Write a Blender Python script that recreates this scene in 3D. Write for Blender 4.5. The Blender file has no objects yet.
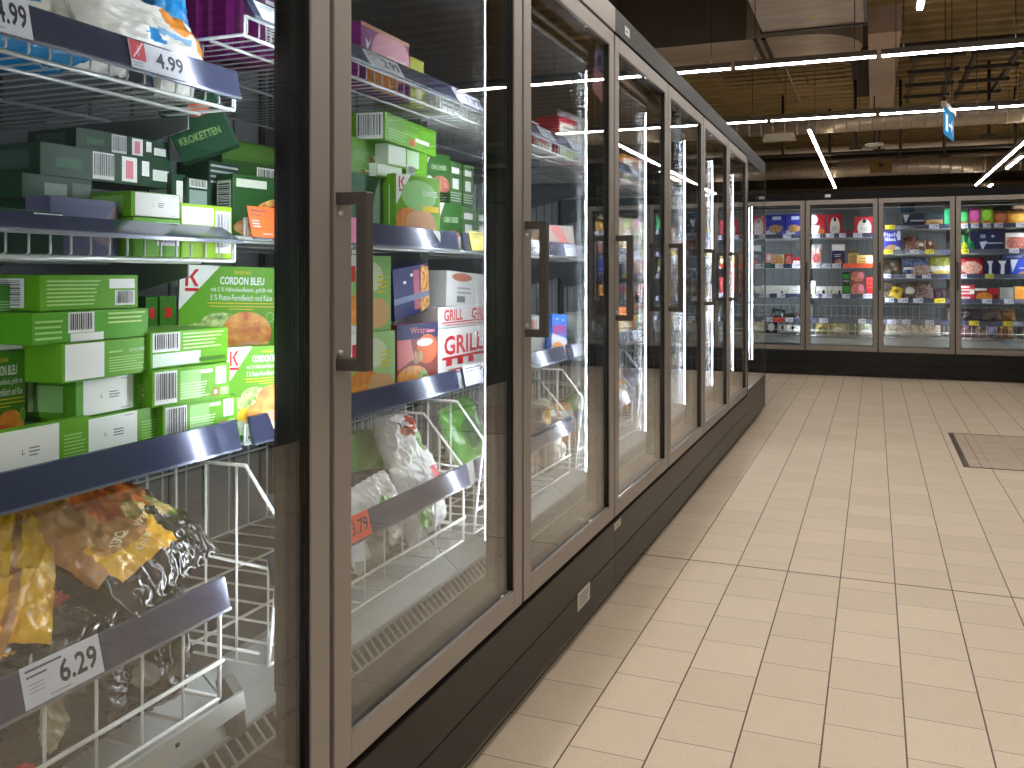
import bpy, bmesh, math, random
from mathutils import Vector, Matrix, noise
R = random.Random(7)
scene = bpy.context.scene
COL = scene.collection
# ------------------------------------------------------------------ camera geometry (also used to read places off the photograph)
F, CX, HY, ZC = 810.0, 595.0, 275.0, 1.1486
TH = math.radians(19.026); CT, ST = math.cos(TH), math.sin(TH)
def ray(px): return math.atan((px-CX)/F)-TH
def onX(px, X):                      # point of image column px on the vertical plane x=-X -> y
    return X/math.tan(-ray(px))
def depth(x, y): return -x*ST+y*CT
def zat(x, y, py): return ZC+(HY-py)*depth(x, y)/F
def onY(px, Y): return Y*math.tan(ray(px))
def onZ(px, py, z):
    d = F*(z-ZC)/(HY-py); r = (px-CX)/F*d
    return r*CT-d*ST, r*ST+d*CT
cam = bpy.data.cameras.new('camera'); co = bpy.data.objects.new('camera', cam); COL.objects.link(co)
co.location = (0, 0, ZC); co.rotation_euler = (math.pi/2, 0, TH)
cam.sensor_width = 36; cam.lens = F*36/1024; cam.shift_x = (512-CX)/1024; cam.shift_y = -(384-HY)/1024
cam.clip_start = 0.01; cam.clip_end = 200
scene.camera = co
scene.cycles.transparent_max_bounces = 40; scene.cycles.glossy_bounces = 8; scene.cycles.max_bounces = 14; scene.cycles.sample_clamp_indirect = 40
vs = scene.view_settings
vs.view_transform = 'Standard'; vs.look = 'None'; vs.gamma = 1; vs.use_curve_mapping = False
vs.exposure = -0.1
# ------------------------------------------------------------------ materials
def lin(c):
    return tuple((v/255/12.92 if v/255 <= .04045 else ((v/255+.055)/1.055)**2.4) for v in c)
MC = {}
def mat(c, rough=.5, metal=0.0, coat=0.0, bump=None, spec=.5, alpha_tint=None):
    key = (tuple(c), rough, metal, coat, bump, spec)
    if key in MC: return MC[key]
    m = bpy.data.materials.new('surface'); m.use_nodes = True
    nt = m.node_tree; b = nt.nodes['Principled BSDF']
    b.inputs['Base Color'].default_value = (*lin(c), 1)
    b.inputs['Roughness'].default_value = rough; b.inputs['Metallic'].default_value = metal
    b.inputs['Coat Weight'].default_value = coat; b.inputs['Coat Roughness'].default_value = .12
    b.inputs['Specular IOR Level'].default_value = spec
    if bump:
        n = nt.nodes.new('ShaderNodeTexNoise'); n.inputs['Scale'].default_value = bump[0]; n.inputs['Detail'].default_value = 3
        bp = nt.nodes.new('ShaderNodeBump'); bp.inputs['Strength'].default_value = bump[1]; bp.inputs['Distance'].default_value = bump[2]
        tc = nt.nodes.new('ShaderNodeTexCoord')
        nt.links.new(tc.outputs['Object'], n.inputs['Vector'])
        nt.links.new(n.outputs['Fac'], bp.inputs['Height']); nt.links.new(bp.outputs['Normal'], b.inputs['Normal'])
    MC[key] = m
    return m
def noisy(c1, c2, scale, rough=.5, stretch=(1, 1, 1), detail=4, lo=.35, hi=.65, bump=0, metal=0.0, coat=0.0):
    key = ('n', tuple(c1), tuple(c2), scale, rough, stretch, lo, hi, bump, metal)
    if key in MC: return MC[key]
    m = bpy.data.materials.new('mottled'); m.use_nodes = True
    nt = m.node_tree; b = nt.nodes['Principled BSDF']; L = nt.links.new
    tc = nt.nodes.new('ShaderNodeTexCoord'); mp = nt.nodes.new('ShaderNodeMapping'); mp.inputs['Scale'].default_value = stretch
    n = nt.nodes.new('ShaderNodeTexNoise'); n.inputs['Scale'].default_value = scale; n.inputs['Detail'].default_value = detail
    cr = nt.nodes.new('ShaderNodeValToRGB'); e = cr.color_ramp.elements
    e[0].position = lo; e[0].color = (*lin(c1), 1); e[1].position = hi; e[1].color = (*lin(c2), 1)
    L(tc.outputs['Object'], mp.inputs['Vector']); L(mp.outputs['Vector'], n.inputs['Vector'])
    L(n.outputs['Fac'], cr.inputs['Fac']); L(cr.outputs['Color'], b.inputs['Base Color'])
    b.inputs['Roughness'].default_value = rough; b.inputs['Metallic'].default_value = metal; b.inputs['Coat Weight'].default_value = coat
    if bump:
        bp = nt.nodes.new('ShaderNodeBump'); bp.inputs['Strength'].default_value = bump; bp.inputs['Distance'].default_value = .01
        L(n.outputs['Fac'], bp.inputs['Height']); L(bp.outputs['Normal'], b.inputs['Normal'])
    MC[key] = m
    return m
def emit(c, s):
    key = ('e', tuple(c), s)
    if key in MC: return MC[key]
    m = bpy.data.materials.new('lamp'); m.use_nodes = True; nt = m.node_tree; nt.nodes.clear()
    e = nt.nodes.new('ShaderNodeEmission'); o = nt.nodes.new('ShaderNodeOutputMaterial')
    e.inputs['Color'].default_value = (*lin(c), 1); e.inputs['Strength'].default_value = s
    nt.links.new(e.outputs[0], o.inputs['Surface']); MC[key] = m
    return m
def glass_mat(ior=1.75, tint=(.93, .95, .94)):
    m = bpy.data.materials.new('clear_glass'); m.use_nodes = True; nt = m.node_tree; nt.nodes.clear(); L = nt.links.new
    o = nt.nodes.new('ShaderNodeOutputMaterial'); mx = nt.nodes.new('ShaderNodeMixShader')
    t = nt.nodes.new('ShaderNodeBsdfTransparent'); t.inputs['Color'].default_value = (*tint, 1)
    g = nt.nodes.new('ShaderNodeBsdfGlossy'); g.inputs['Roughness'].default_value = 0.0; g.inputs['Color'].default_value = (1, 1, 1, 1)
    fr = nt.nodes.new('ShaderNodeFresnel'); ge = nt.nodes.new('ShaderNodeNewGeometry')
    ma = nt.nodes.new('ShaderNodeMath'); ma.operation = 'MULTIPLY_ADD'      # the same index of refraction from both sides of the pane
    ma.inputs[1].default_value = 1/ior-ior; ma.inputs[2].default_value = ior
    L(ge.outputs['Backfacing'], ma.inputs[0]); L(ma.outputs[0], fr.inputs['IOR'])
    L(fr.outputs[0], mx.inputs[0]); L(t.outputs[0], mx.inputs[1]); L(g.outputs[0], mx.inputs[2]); L(mx.outputs[0], o.inputs['Surface'])
    return m
GLASS = glass_mat(1.52, (.965, .975, .97))
TAUPE = mat((158, 151, 144), .42, .25)
HANDLE = mat((92, 87, 82), .42, .3)
BLACK = mat((14, 14, 15), .3)
GASKET = mat((10, 10, 10), .5)
PLINTH = mat((36, 33, 30), .34, .1, 0, None, .3)
PLINTHB = mat((13, 13, 13), .4)
KICK = mat((32, 29, 27), .18)
ZINC = mat((205, 208, 206), .3, .35)
WHITEWIRE = mat((228, 228, 222), .35)
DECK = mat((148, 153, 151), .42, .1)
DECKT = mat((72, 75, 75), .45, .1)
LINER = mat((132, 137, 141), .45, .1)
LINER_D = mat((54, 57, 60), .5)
RAIL = mat((66, 72, 100), .22, .3, .6)
WHITE = mat((236, 236, 232), .5)
LED = emit((238, 244, 255), 54.0)
LAMP = emit((255, 248, 240), 44.0)
UPFILL = emit((255, 232, 205), 9.0)  # glow added on the lamp tops to brighten the ceiling
# ------------------------------------------------------------------ mesh builder
_txt = {}
def text_mesh(s, bold=False):
    if (s, bold) in _txt: return _txt[(s, bold)]
    cu = bpy.data.curves.new('t', 'FONT'); cu.body = s; cu.resolution_u = 2; cu.fill_mode = 'FRONT'
    if bold: cu.offset = .022
    ob = bpy.data.objects.new('t', cu); COL.objects.link(ob)
    me = bpy.data.meshes.new_from_object(ob.evaluated_get(bpy.context.evaluated_depsgraph_get()))
    v = [tuple(p.co) for p in me.vertices]; f = [tuple(p.vertices) for p in me.polygons]
    bpy.data.objects.remove(ob); bpy.data.curves.remove(cu); bpy.data.meshes.remove(me)
    x0 = min(p[0] for p in v); x1 = max(p[0] for p in v); y0 = min(p[1] for p in v); y1 = max(p[1] for p in v)
    v = [((p[0]-x0)/(x1-x0), (p[1]-y0)/(y1-y0)) for p in v]
    _txt[(s, bold)] = (v, f, (x1-x0)/(y1-y0))
    return _txt[(s, bold)]
class MB:
    def __init__(self): self.v = []; self.f = []; self.m = []; self.mats = []; self.sm = []
    def mi(self, m):
        if m not in self.mats: self.mats.append(m)
        return self.mats.index(m)
    def add(self, vs, fs, m, smooth=False):
        b = len(self.v); self.v += [tuple(p) for p in vs]; k = self.mi(m)
        for f in fs: self.f.append(tuple(b+i for i in f)); self.m.append(k); self.sm.append(smooth)
    def box(self, x0, x1, y0, y1, z0, z1, m, bev=0.0):
        if bev <= 0:
            vs = [(x, y, z) for z in (z0, z1) for y in (y0, y1) for x in (x0, x1)]
            self.add(vs, [(0, 2, 3, 1), (4, 5, 7, 6), (0, 1, 5, 4), (2, 6, 7, 3), (0, 4, 6, 2), (1, 3, 7, 5)], m)
        else:
            bm = bmesh.new(); bmesh.ops.create_cube(bm, size=1)
            for p in bm.verts: p.co = ((x0+x1)/2+p.co.x*(x1-x0), (y0+y1)/2+p.co.y*(y1-y0), (z0+z1)/2+p.co.z*(z1-z0))
            bmesh.ops.bevel(bm, geom=bm.edges[:], offset=bev, segments=2, affect='EDGES', profile=.5)
            bm.verts.index_update()
            self.add([p.co for p in bm.verts], [[q.index for q in f.verts] for f in bm.faces], m); bm.free()
    def prism(self, pts, axis, a, b, m):        # closed outline extruded along an axis; pts are the two other coordinates in order
        n = len(pts)
        def P(p, t): return {'x': (t, p[0], p[1]), 'y': (p[0], t, p[1]), 'z': (p[0], p[1], t)}[axis]
        vs = [P(p, a) for p in pts]+[P(p, b) for p in pts]
        fs = [tuple(range(n-1, -1, -1)), tuple(range(n, 2*n))]+[(i, (i+1) % n, n+(i+1) % n, n+i) for i in range(n)]
        self.add(vs, fs, m)
    def tube(self, path, r, m, n=6, closed=False):
        P = [Vector(p) for p in path]; rings = []; N = len(P)
        up = None
        for i, p in enumerate(P):
            a = P[i-1] if (i > 0 or closed) else P[i]; c = P[(i+1) % N] if (i < N-1 or closed) else P[i]
            t = (c-a).normalized()
            if up is None: up = t.orthogonal().normalized()
            up = (up-t*up.dot(t)); up = up.normalized() if up.length > 1e-6 else t.orthogonal().normalized()
            w = t.cross(up)
            k = 1.0
            if 0 < i < N-1:
                cs = (P[i]-a).normalized().dot((c-P[i]).normalized()); k = min(1.6, 1/max(.3, math.sqrt((1+cs)/2)))
            rings.append([p+(up*math.cos(2*math.pi*j/n)+w*math.sin(2*math.pi*j/n))*r for j in range(n)])
        vs = [q for rg in rings for q in rg]
        fs = [(i*n+j, i*n+(j+1) % n, (i+1) % N*n+(j+1) % n, (i+1) % N*n+j) for i in range(N if closed else N-1) for j in range(n)]
        if not closed: fs += [tuple(range(n-1, -1, -1)), tuple(range((N-1)*n, N*n))]
        self.add(vs, fs, m, True)
    def quadf(self, o, u, v, m, rect=(0, 0, 1, 1)):
        o, u, v = Vector(o), Vector(u), Vector(v); a, b, c, d = rect
        self.add([o+u*a+v*b, o+u*c+v*b, o+u*c+v*d, o+u*a+v*d], [(0, 1, 2, 3)], m)
    def build(self, name, parent=None, loc=None, rot=None):
        me = bpy.data.meshes.new(name); me.from_pydata(self.v, [], self.f)
        for m in self.mats: me.materials.append(m)
        for i, p in enumerate(me.polygons): p.material_index = self.m[i]; p.use_smooth = self.sm[i]
        me.update()
        o = bpy.data.objects.new(name, me); COL.objects.link(o)
        if parent: o.parent = parent
        if loc is not None: o.location = loc
        if rot is not None: o.rotation_euler = rot
        return o
def tag(o, label, cat, group=None):
    o['label'] = label; o['category'] = cat
    if group: o['group'] = group
    return o
def struct(o): o['kind'] = 'structure'; return o
def empty(name, loc, rz, label, cat, group=None):
    o = bpy.data.objects.new(name, None); COL.objects.link(o); o.location = loc; o.rotation_euler = (0, 0, rz)
    return tag(o, label, cat, group)
def copy_part(o, parent, dx=0.0, dz=None):
    c = o.copy(); COL.objects.link(c); c.parent = parent
    c.location = (o.location.x+dx, o.location.y, o.location.z if dz is None else dz)
    for ch in list(o.children):
        k = ch.copy(); COL.objects.link(k); k.parent = c
    return c
# ------------------------------------------------------------------ floor, walls, ceiling
def floor_mat():
    m = bpy.data.materials.new('beige_floor_tiles'); m.use_nodes = True; nt = m.node_tree; L = nt.links.new
    b = nt.nodes['Principled BSDF']
    def M(op, a, b_=None, c=None):
        n = nt.nodes.new('ShaderNodeMath'); n.operation = op
        for i, q in enumerate((a, b_, c)):
            if q is None: continue
            if isinstance(q, (int, float)): n.inputs[i].default_value = q
            else: L(q, n.inputs[i])
        return n.outputs[0]
    tc = nt.nodes.new('ShaderNodeTexCoord'); sp = nt.nodes.new('ShaderNodeSeparateXYZ'); L(tc.outputs['Object'], sp.inputs[0])
    tx = M('DIVIDE', M('SUBTRACT', sp.outputs['X'], .0733), .195)
    ci = M('FLOOR', tx); fx = M('SUBTRACT', tx, ci)
    ty = M('ADD', M('DIVIDE', M('SUBTRACT', sp.outputs['Y'], 2.0637), .1914), M('MULTIPLY', ci, .47))
    ri = M('FLOOR', ty); fy = M('SUBTRACT', ty, ri)
    ex = M('MULTIPLY', M('MINIMUM', fx, M('SUBTRACT', 1, fx)), .195)
    ey = M('MULTIPLY', M('MINIMUM', fy, M('SUBTRACT', 1, fy)), .1914)
    jc = M('LESS_THAN', ex, .0022); jr = M('MULTIPLY', M('LESS_THAN', ey, .0013), .72)
    je = M('LESS_THAN', M('ABSOLUTE', M('SUBTRACT', sp.outputs['Y'], 3.213)), .004)
    joint = M('MAXIMUM', M('MAXIMUM', jc, jr), je)
    cb = nt.nodes.new('ShaderNodeCombineXYZ'); L(ci, cb.inputs[0]); L(ri, cb.inputs[1])
    wn = nt.nodes.new('ShaderNodeTexWhiteNoise'); wn.noise_dimensions = '2D'; L(cb.outputs[0], wn.inputs['Vector'])
    cr = nt.nodes.new('ShaderNodeValToRGB'); e = cr.color_ramp.elements
    e[0].color = (*lin((211, 194, 171)), 1); e[1].color = (*lin((220, 204, 181)), 1)
    L(wn.outputs['Value'], cr.inputs['Fac'])
    sk = nt.nodes.new('ShaderNodeTexNoise'); sk.inputs['Scale'].default_value = 260; sk.inputs['Detail'].default_value = 2
    L(tc.outputs['Object'], sk.inputs['Vector'])
    cl = nt.nodes.new('ShaderNodeTexNoise'); cl.inputs['Scale'].default_value = 14; L(tc.outputs['Object'], cl.inputs['Vector'])
    spk = M('MULTIPLY', M('GREATER_THAN', sk.outputs['Fac'], .65), M('GREATER_THAN', cl.outputs['Fac'], .47))
    m1 = nt.nodes.new('ShaderNodeMix'); m1.data_type = 'RGBA'; L(M('MULTIPLY', spk, .7), m1.inputs['Factor'])
    L(cr.outputs['Color'], m1.inputs[6]); m1.inputs[7].default_value = (*lin((150, 122, 96)), 1)
    m2 = nt.nodes.new('ShaderNodeMix'); m2.data_type = 'RGBA'; L(joint, m2.inputs['Factor'])
    L(m1.outputs[2], m2.inputs[6]); m2.inputs[7].default_value = (*lin((92, 68, 52)), 1)
    L(m2.outputs[2], b.inputs['Base Color'])
    b.inputs['Roughness'].default_value = .38; b.inputs['Specular IOR Level'].default_value = .35
    bp = nt.nodes.new('ShaderNodeBump'); bp.inputs['Strength'].default_value = .4; bp.inputs['Distance'].default_value = .002
    L(M('SUBTRACT', 1, joint), bp.inputs['Height']); L(bp.outputs['Normal'], b.inputs['Normal'])
    return m
b = MB(); b.box(-9, 10, -5, 34, -.1, 0, floor_mat()); struct(b.build('floor'))
WALLM = noisy((104, 92, 76), (120, 106, 88), 1.5, .8)
for nm, q in (('wall_left', (-9.2, -9, -5, 34)), ('wall_right', (10, 10.2, -5, 34)), ('wall_far', (-9.2, 10.2, 34, 34.2)), ('wall_near', (-9.2, 10.2, -5.2, -5))):
    b = MB(); b.box(*q, 0, 5.4, WALLM); struct(b.build(nm))
# corrugated steel ceiling, its ribs running across the hall
b = MB(); prof = []; y = -5.0
CEILM = noisy((150, 128, 84), (166, 144, 98), 3, .6)
while y < 34:
    prof += [(y, 5.1), (y+.16, 5.1), (y+.2, 5.25), (y+.36, 5.25)]; y += .4
prof += [(34, 5.1), (34, 5.4), (-5, 5.4)]
n = len(prof)
b.add([(-9, p[0], p[1]) for p in prof]+[(10, p[0], p[1]) for p in prof], [(i, i+1, n+i+1, n+i) for i in range(n-1)]+[(n-1, 0, n, 2*n-1)], CEILM)
struct(b.build('ceiling'))
# recessed access cover in the floor
hatch = empty('floor_hatch', (.505, 5.3, 0), 0, 'square access cover with dark metal edge set flush in the beige floor', 'floor hatch')
b = MB(); D = mat((92, 76, 66), .4, .4); W, Hh = 1.1, 1.11
for q in ((0, .035, 0, Hh), (.035, W-.035, 0, .012), (.035, W-.035, Hh-.012, Hh), (W-.035, W, 0, Hh)): b.box(*q, 0, .003, D)
b.build('frame', hatch)
b = MB(); tm = noisy((186, 166, 148), (194, 174, 156), 6, .4); g = mat((110, 86, 70), .6)
b.box(.035, W-.035, .012, Hh-.012, 0, .0014, tm)
for k in range(1, 6): b.box(.0733+.195*k-.505+.002 if .0733+.195*k-.505 > .05 else .1, (.0733+.195*k-.505 if .0733+.195*k-.505 > .05 else .1)+.004, .012, Hh-.012, .0014, .0018, g)
for k in range(1, 5): b.box(.04, W-.04, .2*k+.05, .2*k+.053, .0014, .0017, mat((150, 126, 108), .6))
b.build('tile_infill', hatch)
# ------------------------------------------------------------------ freezer cabinets
PW, DOORX, YB0, BACKY = .7905, .87, 1.155, 9.57
BX0 = -.75                                            # boundary between the two back cabinets
DB, DT, HT = .289, 2.003, 2.095
def make_door_parts():
    """meshes of one door in its own coordinates: x along the row, y into the cabinet, z up"""
    g = .006; x0, x1 = g, PW-g; st = .048
    b = MB()
    def bar(xa, xb, za, zb): b.box(xa, xb, 0, .012, za, zb, TAUPE, .002)
    bar(x0, x0+st, DB, DT); bar(x1-st, x1, DB, DT); bar(x0+st, x1-st, DB, DB+.052); bar(x0+st, x1-st, DT-.052, DT)
    for q in ((x0+st, x0+st+.004, DB+.052, DT-.052), (x1-st-.004, x1-st, DB+.052, DT-.052)): b.box(q[0], q[1], .004, .010, q[2], q[3], GASKET)
    for q in ((x0+.006, x0+st-.002), (x1-st+.002, x1-.006)): b.box(q[0], q[1], .042, .052, DB+.01, DT-.01, GASKET)
    for q in ((DB+.006, DB+.05), (DT-.05, DT-.006)): b.box(x0+.006, x1-.006, .042, .052, q[0], q[1], GASKET)
    for q in ((x0, x0+st-.002, DB, DT), (x1-st+.002, x1, DB, DT), (x0+st, x1-st, DB, DB+.05), (x0+st, x1-st, DT-.05, DT)): b.box(q[0], q[1], .012, .042, q[2], q[3], GASKET)
    fr = b
    b = MB(); b.box(x0+st-.001, x1-st+.001, .012, .0155, DB+.051, DT-.051, GLASS); gl = [b]; b = MB(); b.box(x0+st-.001, x1-st+.001, .0255, .029, DB+.051, DT-.051, GLASS); gl.append(b)
    b = MB(); hx = x0+.002; za, zb = .985, 1.29
    b.box(hx, hx+.021, -.062, -.041, za, zb, HANDLE, .002)
    for z in (za, zb-.021): b.box(hx, hx+.021, -.043, 0, z, z+.021, HANDLE, .002)
    for z in (za+.03, zb-.036): b.tube([(hx+.01, .0, z), (hx+.01, -.006, z)], .005, ZINC, 10)
    return fr, gl, b
FRM, GLS, HND = make_door_parts()
door0 = FRM.build('door'); [q.build('glass_pane', door0) for q in GLS]; HND.build('door_handle', door0)
# upright behind each gap between doors, with an LED strip on either side turned into the cabinet
b = MB(); b.box(-.036, .036, .062, .088, .345, 1.95, BLACK, .003); b.box(-.02, .02, .088, .098, .345, 1.90, BLACK)
mull0 = b.build('mullion')
AL = math.radians(36.5); LW = .014; LZ0, LZ1 = .44, 1.885
def led(sgn):
    b = MB(); cx_, cy_ = sgn*.026, .098
    n = Vector((sgn*math.sin(AL), math.cos(AL), 0)); t = Vector((sgn*math.cos(AL), -math.sin(AL), 0))
    o = Vector((cx_, cy_, 0)); th = .010
    def ringp(s, k): return o+t*(s*LW/2)+n*k
    P = [ringp(-1, -th), ringp(1, -th), ringp(1, 0), ringp(-1, 0)]
    vs = [(p.x, p.y, LZ0) for p in P]+[(p.x, p.y, LZ1) for p in P]
    b.add(vs, [(0, 1, 2, 3), (4, 5, 6, 7), (0, 4, 5, 1), (1, 5, 6, 2), (3, 7, 4, 0)], BLACK)
    q = [o+t*(-LW/2)-n*.0015, o+t*(LW/2)-n*.0015]
    b.add([(q[0].x, q[0].y, LZ0+.01), (q[1].x, q[1].y, LZ0+.01), (q[1].x, q[1].y, LZ1-.01), (q[0].x, q[0].y, LZ1-.01)],
          [(0, 1, 2, 3) if sgn < 0 else (3, 2, 1, 0)], LED)
    return b
for s_ in (-1, 1): led(s_).build('led_strip', mull0)
# wire shelf: origin at the bay's left door edge; z=0 is the wire floor; front lip and rail at y=.19
SW0, SW1, SY = .012, PW-.012, .19
def shelf_parts():
    b = MB(); n = 26
    for i in range(n):
        x = SW0+.006+(SW1-SW0-.012)*i/(n-1)
        b.tube([(x, SY+.006, .034), (x, SY+.006, .004), (x, SY+.012, 0), (x, .80, 0)], .0017, ZINC, 5)
    for y, z, r in ((SY+.004, .032, .003), (SY+.008, -.002, .0034), (SY+.085, -.004, .0032), (SY+.30, -.004, .0032), (.79, -.004, .003)):
        b.tube([(SW0, y, z), (SW1, y, z)], r, ZINC, 6)
    for x in (SW0, SW1): b.tube([(x, SY+.006, .034), (x, SY+.006, 0), (x, .80, 0)], .003, ZINC, 6)
    w = b
    rails = []
    for dz, lean in ((.014, .21), (.030, .55), (-.004, .21), (.030, 1.05)):     # upright on the fence, tipped back on the fence, hung low over the fence
        b = MB(); y0 = SY-.012; cl, sl = math.cos(lean), math.sin(lean)
        def Q(a, t): return (y0+a*cl+t*sl, dz+t*cl-a*sl+.004)
        b.prism([Q(0, .0), Q(.003, -.003), Q(.007, .002), Q(.007, .048), Q(.003, .050), Q(0, .048)], 'x', SW0+.004, SW1-.004, RAIL)
        b.prism([Q(-.0015, -.004), Q(.004, -.004), Q(.004, 0), Q(-.0015, 0)], 'x', SW0+.004, SW1-.004, mat((150, 155, 170), .25, .6)); rails.append(b)
    br = []
    for x in (SW0+.004, SW1-.007):
        b = MB(); b.prism([(SY+.105, -.007), (.815, -.007), (.815, -.135), (.76, -.135), (SY+.105, -.03)], 'x', x, x+.003, LINER); br.append(b)
    return w, rails, br
WIR, RLB, BRK = shelf_parts()
SH = []
for q_ in RLB:
    s_ = WIR.build('wire_shelf'); q_.build('price_rail', s_); SH.append(s_)
    for k_ in BRK: k_.build('bracket', s_)
LEFT_BAY1 = (1.441, 1.175, .847)
LEFT_STD = (1.58, 1.217, .847)
def cabinet(name, loc, rz, nd, label, shelves, header, sticker=None, ends=(True, True), group=None, mulls=None, kinds=(2, 2, 2, 2), kinds0=None, pl=None):
    pl = pl or PLINTH
    root = empty(name, loc, rz, label, 'freezer', group)
    L = nd*PW
    b = MB(); b.box(.0006, L-.0006, .86, .92, 0, HT, BLACK); b.box(.0005, L-.0005, .06, .86, 1.985, HT-.003, BLACK)
    b.box(.0005, L-.0005, .07, .86, .02, .30, BLACK)
    for e, x in zip(ends, (-.03, L)):
        if e: b.box(x, x+.03, .012, .92, 0, HT, BLACK)
    b.build('body', root)
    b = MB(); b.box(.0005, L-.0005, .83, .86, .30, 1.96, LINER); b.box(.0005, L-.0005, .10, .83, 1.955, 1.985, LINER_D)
    for k in range(nd+1):
        for dx in (-.03, .012):
            xx = min(max(k*PW+dx, 0), L-.018)
            b.box(xx, xx+.018, .818, .83, .5, 1.9, mat((70, 74, 78), .5))
            for j in range(27): b.box(xx+.006, xx+.012, .8172, .8182, .53+j*.05, .555+j*.05, BLACK)
    for k in range(nd):
        for j in range(1, 7): b.box(k*PW+j*.11, k*PW+j*.11+.006, .826, .8302, .5, 1.9, mat((84, 89, 93), .5))
    b.build('liner', root)
    b = MB(); b.box(.0005, L-.0005, -.004, .06, DT+.006, HT, header, .002); b.build('header_panel', root)
    if sticker:
        b = MB(); b.box(sticker-.03, sticker+.03, -.0052, -.0042, DT+.03, DT+.062, WHITE); b.box(sticker-.02, sticker+.01, -.0056, -.0052, DT+.042, DT+.048, mat((120, 120, 120)))
        b.build('sticker', root)
    b = MB(); b.box(.0005, L-.0005, -.002, .03, .158, DB-.012, pl, .002); b.box(.0005, L-.0005, -.001, .03, .05, .155, pl, .002)
    b.box(.0005, L-.0005, .03, .06, .05, DB+.05, BLACK); b.build('plinth', root)
    # deck with sloping front lip, one sheet per bay, and the return air grille in front of it
    b = MB()
    for k in range(nd):
        a, c = k*PW+.002, (k+1)*PW-.002
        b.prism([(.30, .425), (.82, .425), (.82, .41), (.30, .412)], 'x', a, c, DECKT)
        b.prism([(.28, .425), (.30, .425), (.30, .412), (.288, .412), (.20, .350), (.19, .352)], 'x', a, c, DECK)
    b.build('deck', root)
    b = MB(); b.box(.0, L, .182, .200, .344, .352, DECK)
    for k in range(int(L/.0235)):
        x = .01+k*.0235
        b.prism([(.186, .350), (.192, .350), (.160, .316), (.154, .316)], 'x', x, x+.0042, DECK)
    b.box(.0005, L-.0005, .152, .157, .312, .317, DECK)
    b.box(.0005, L-.0005, .052, .30, .302, .306, mat((30, 28, 26), .35)); b.build('air_grille', root)
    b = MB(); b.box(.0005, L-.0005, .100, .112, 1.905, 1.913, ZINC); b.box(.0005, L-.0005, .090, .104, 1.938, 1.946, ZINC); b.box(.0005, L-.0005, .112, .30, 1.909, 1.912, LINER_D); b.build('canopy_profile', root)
    for k in range(nd):
        copy_part(door0, root, k*PW)
        for z, q in zip(shelves[k], kinds0 if kinds0 and k == 0 else kinds): copy_part(SH[q], root, k*PW, z)
    for k in (mulls if mulls is not None else range(nd+1)): copy_part(mull0, root, k*PW)
    return root
Y1 = YB0-PW
near = cabinet('freezer_cabinet', (-DOORX, Y1, 0), math.pi/2, 3, 'three-door upright freezer nearest the viewer, with orange price ticket behind its second door',
               [LEFT_BAY1, LEFT_STD, LEFT_STD], mat((150, 142, 134), .4, .3), ends=(True, False), kinds=(1, 2, 2), kinds0=(0, 3, 2))
Y4 = YB0+2*PW
far = cabinet('freezer_cabinet', (-DOORX, Y4, 0), math.pi/2, 4, 'four-door upright freezer farther along the left row, black top trim with white sticker',
              [LEFT_STD]*4, mat((17, 16, 15), .45, 0, 0, None, .2), sticker=.14, ends=(False, False), mulls=range(1, 5), kinds=(1, 2, 2))
BSH = (1.582, 1.232, .882); CSH = (1.665, 1.386, 1.112, .839)
backa = cabinet('freezer_cabinet', (BX0-2*PW, BACKY, 0), 0, 2, 'upright freezer on the back wall partly hidden behind the left row',
                [BSH, BSH], mat((15, 15, 18), .45, 0, 0, None, .2), sticker=None, ends=(True, False), mulls=(0, 1), pl=PLINTHB)
backb = cabinet('freezer_cabinet', (BX0, BACKY, 0), 0, 3, 'black three-door upright freezer standing against the back wall, facing the aisle',
                [BSH, CSH, CSH], mat((15, 15, 18), .45, 0, 0, None, .2), sticker=.25, ends=(False, True), pl=PLINTHB)
for o in [door0, mull0]+SH:
    for c in list(o.children): bpy.data.objects.remove(c)
    bpy.data.objects.remove(o)
# glazed end section of the left row
EY = YB0+6*PW; EL = 1.03
endc = empty('freezer_cabinet', (-DOORX, EY, 0), math.pi/2, 'narrow glazed end section closing the left freezer row, no doors', 'freezer')
b = MB(); b.box(0, EL, .86, .92, 0, HT, BLACK); b.box(0, EL, .0, .86, 1.985, HT, mat((17, 16, 15), .45, 0, 0, None, .2)); b.box(0, EL, .0, .86, .05, .31, PLINTH, .002)
b.build('body', endc)
b = MB(); b.box(.03, EL-.012, .0, .012, .31, 1.985, GLASS); b.build('side_glass', endc)
b = MB(); b.box(EL-.012, EL, .0, .86, .31, 1.985, GLASS); b.build('end_glass', endc)
b = MB(); b.box(0, .03, -.002, .05, .30, 1.985, BLACK); b.box(EL-.006, EL+.001, -.002, .006, .31, 1.985, mat((60, 58, 54), .3)); b.build('post', endc)
b = MB(); b.box(EL-.06, EL-.04, .088, .115, .42, 1.74, BLACK)
for z0_, z1_ in ((.44, .91), (.93, 1.72)):
    b.box(EL-.0605, EL-.060, .097, .106, z0_, z1_, LED)
b.build('led_strip', endc)
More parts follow.
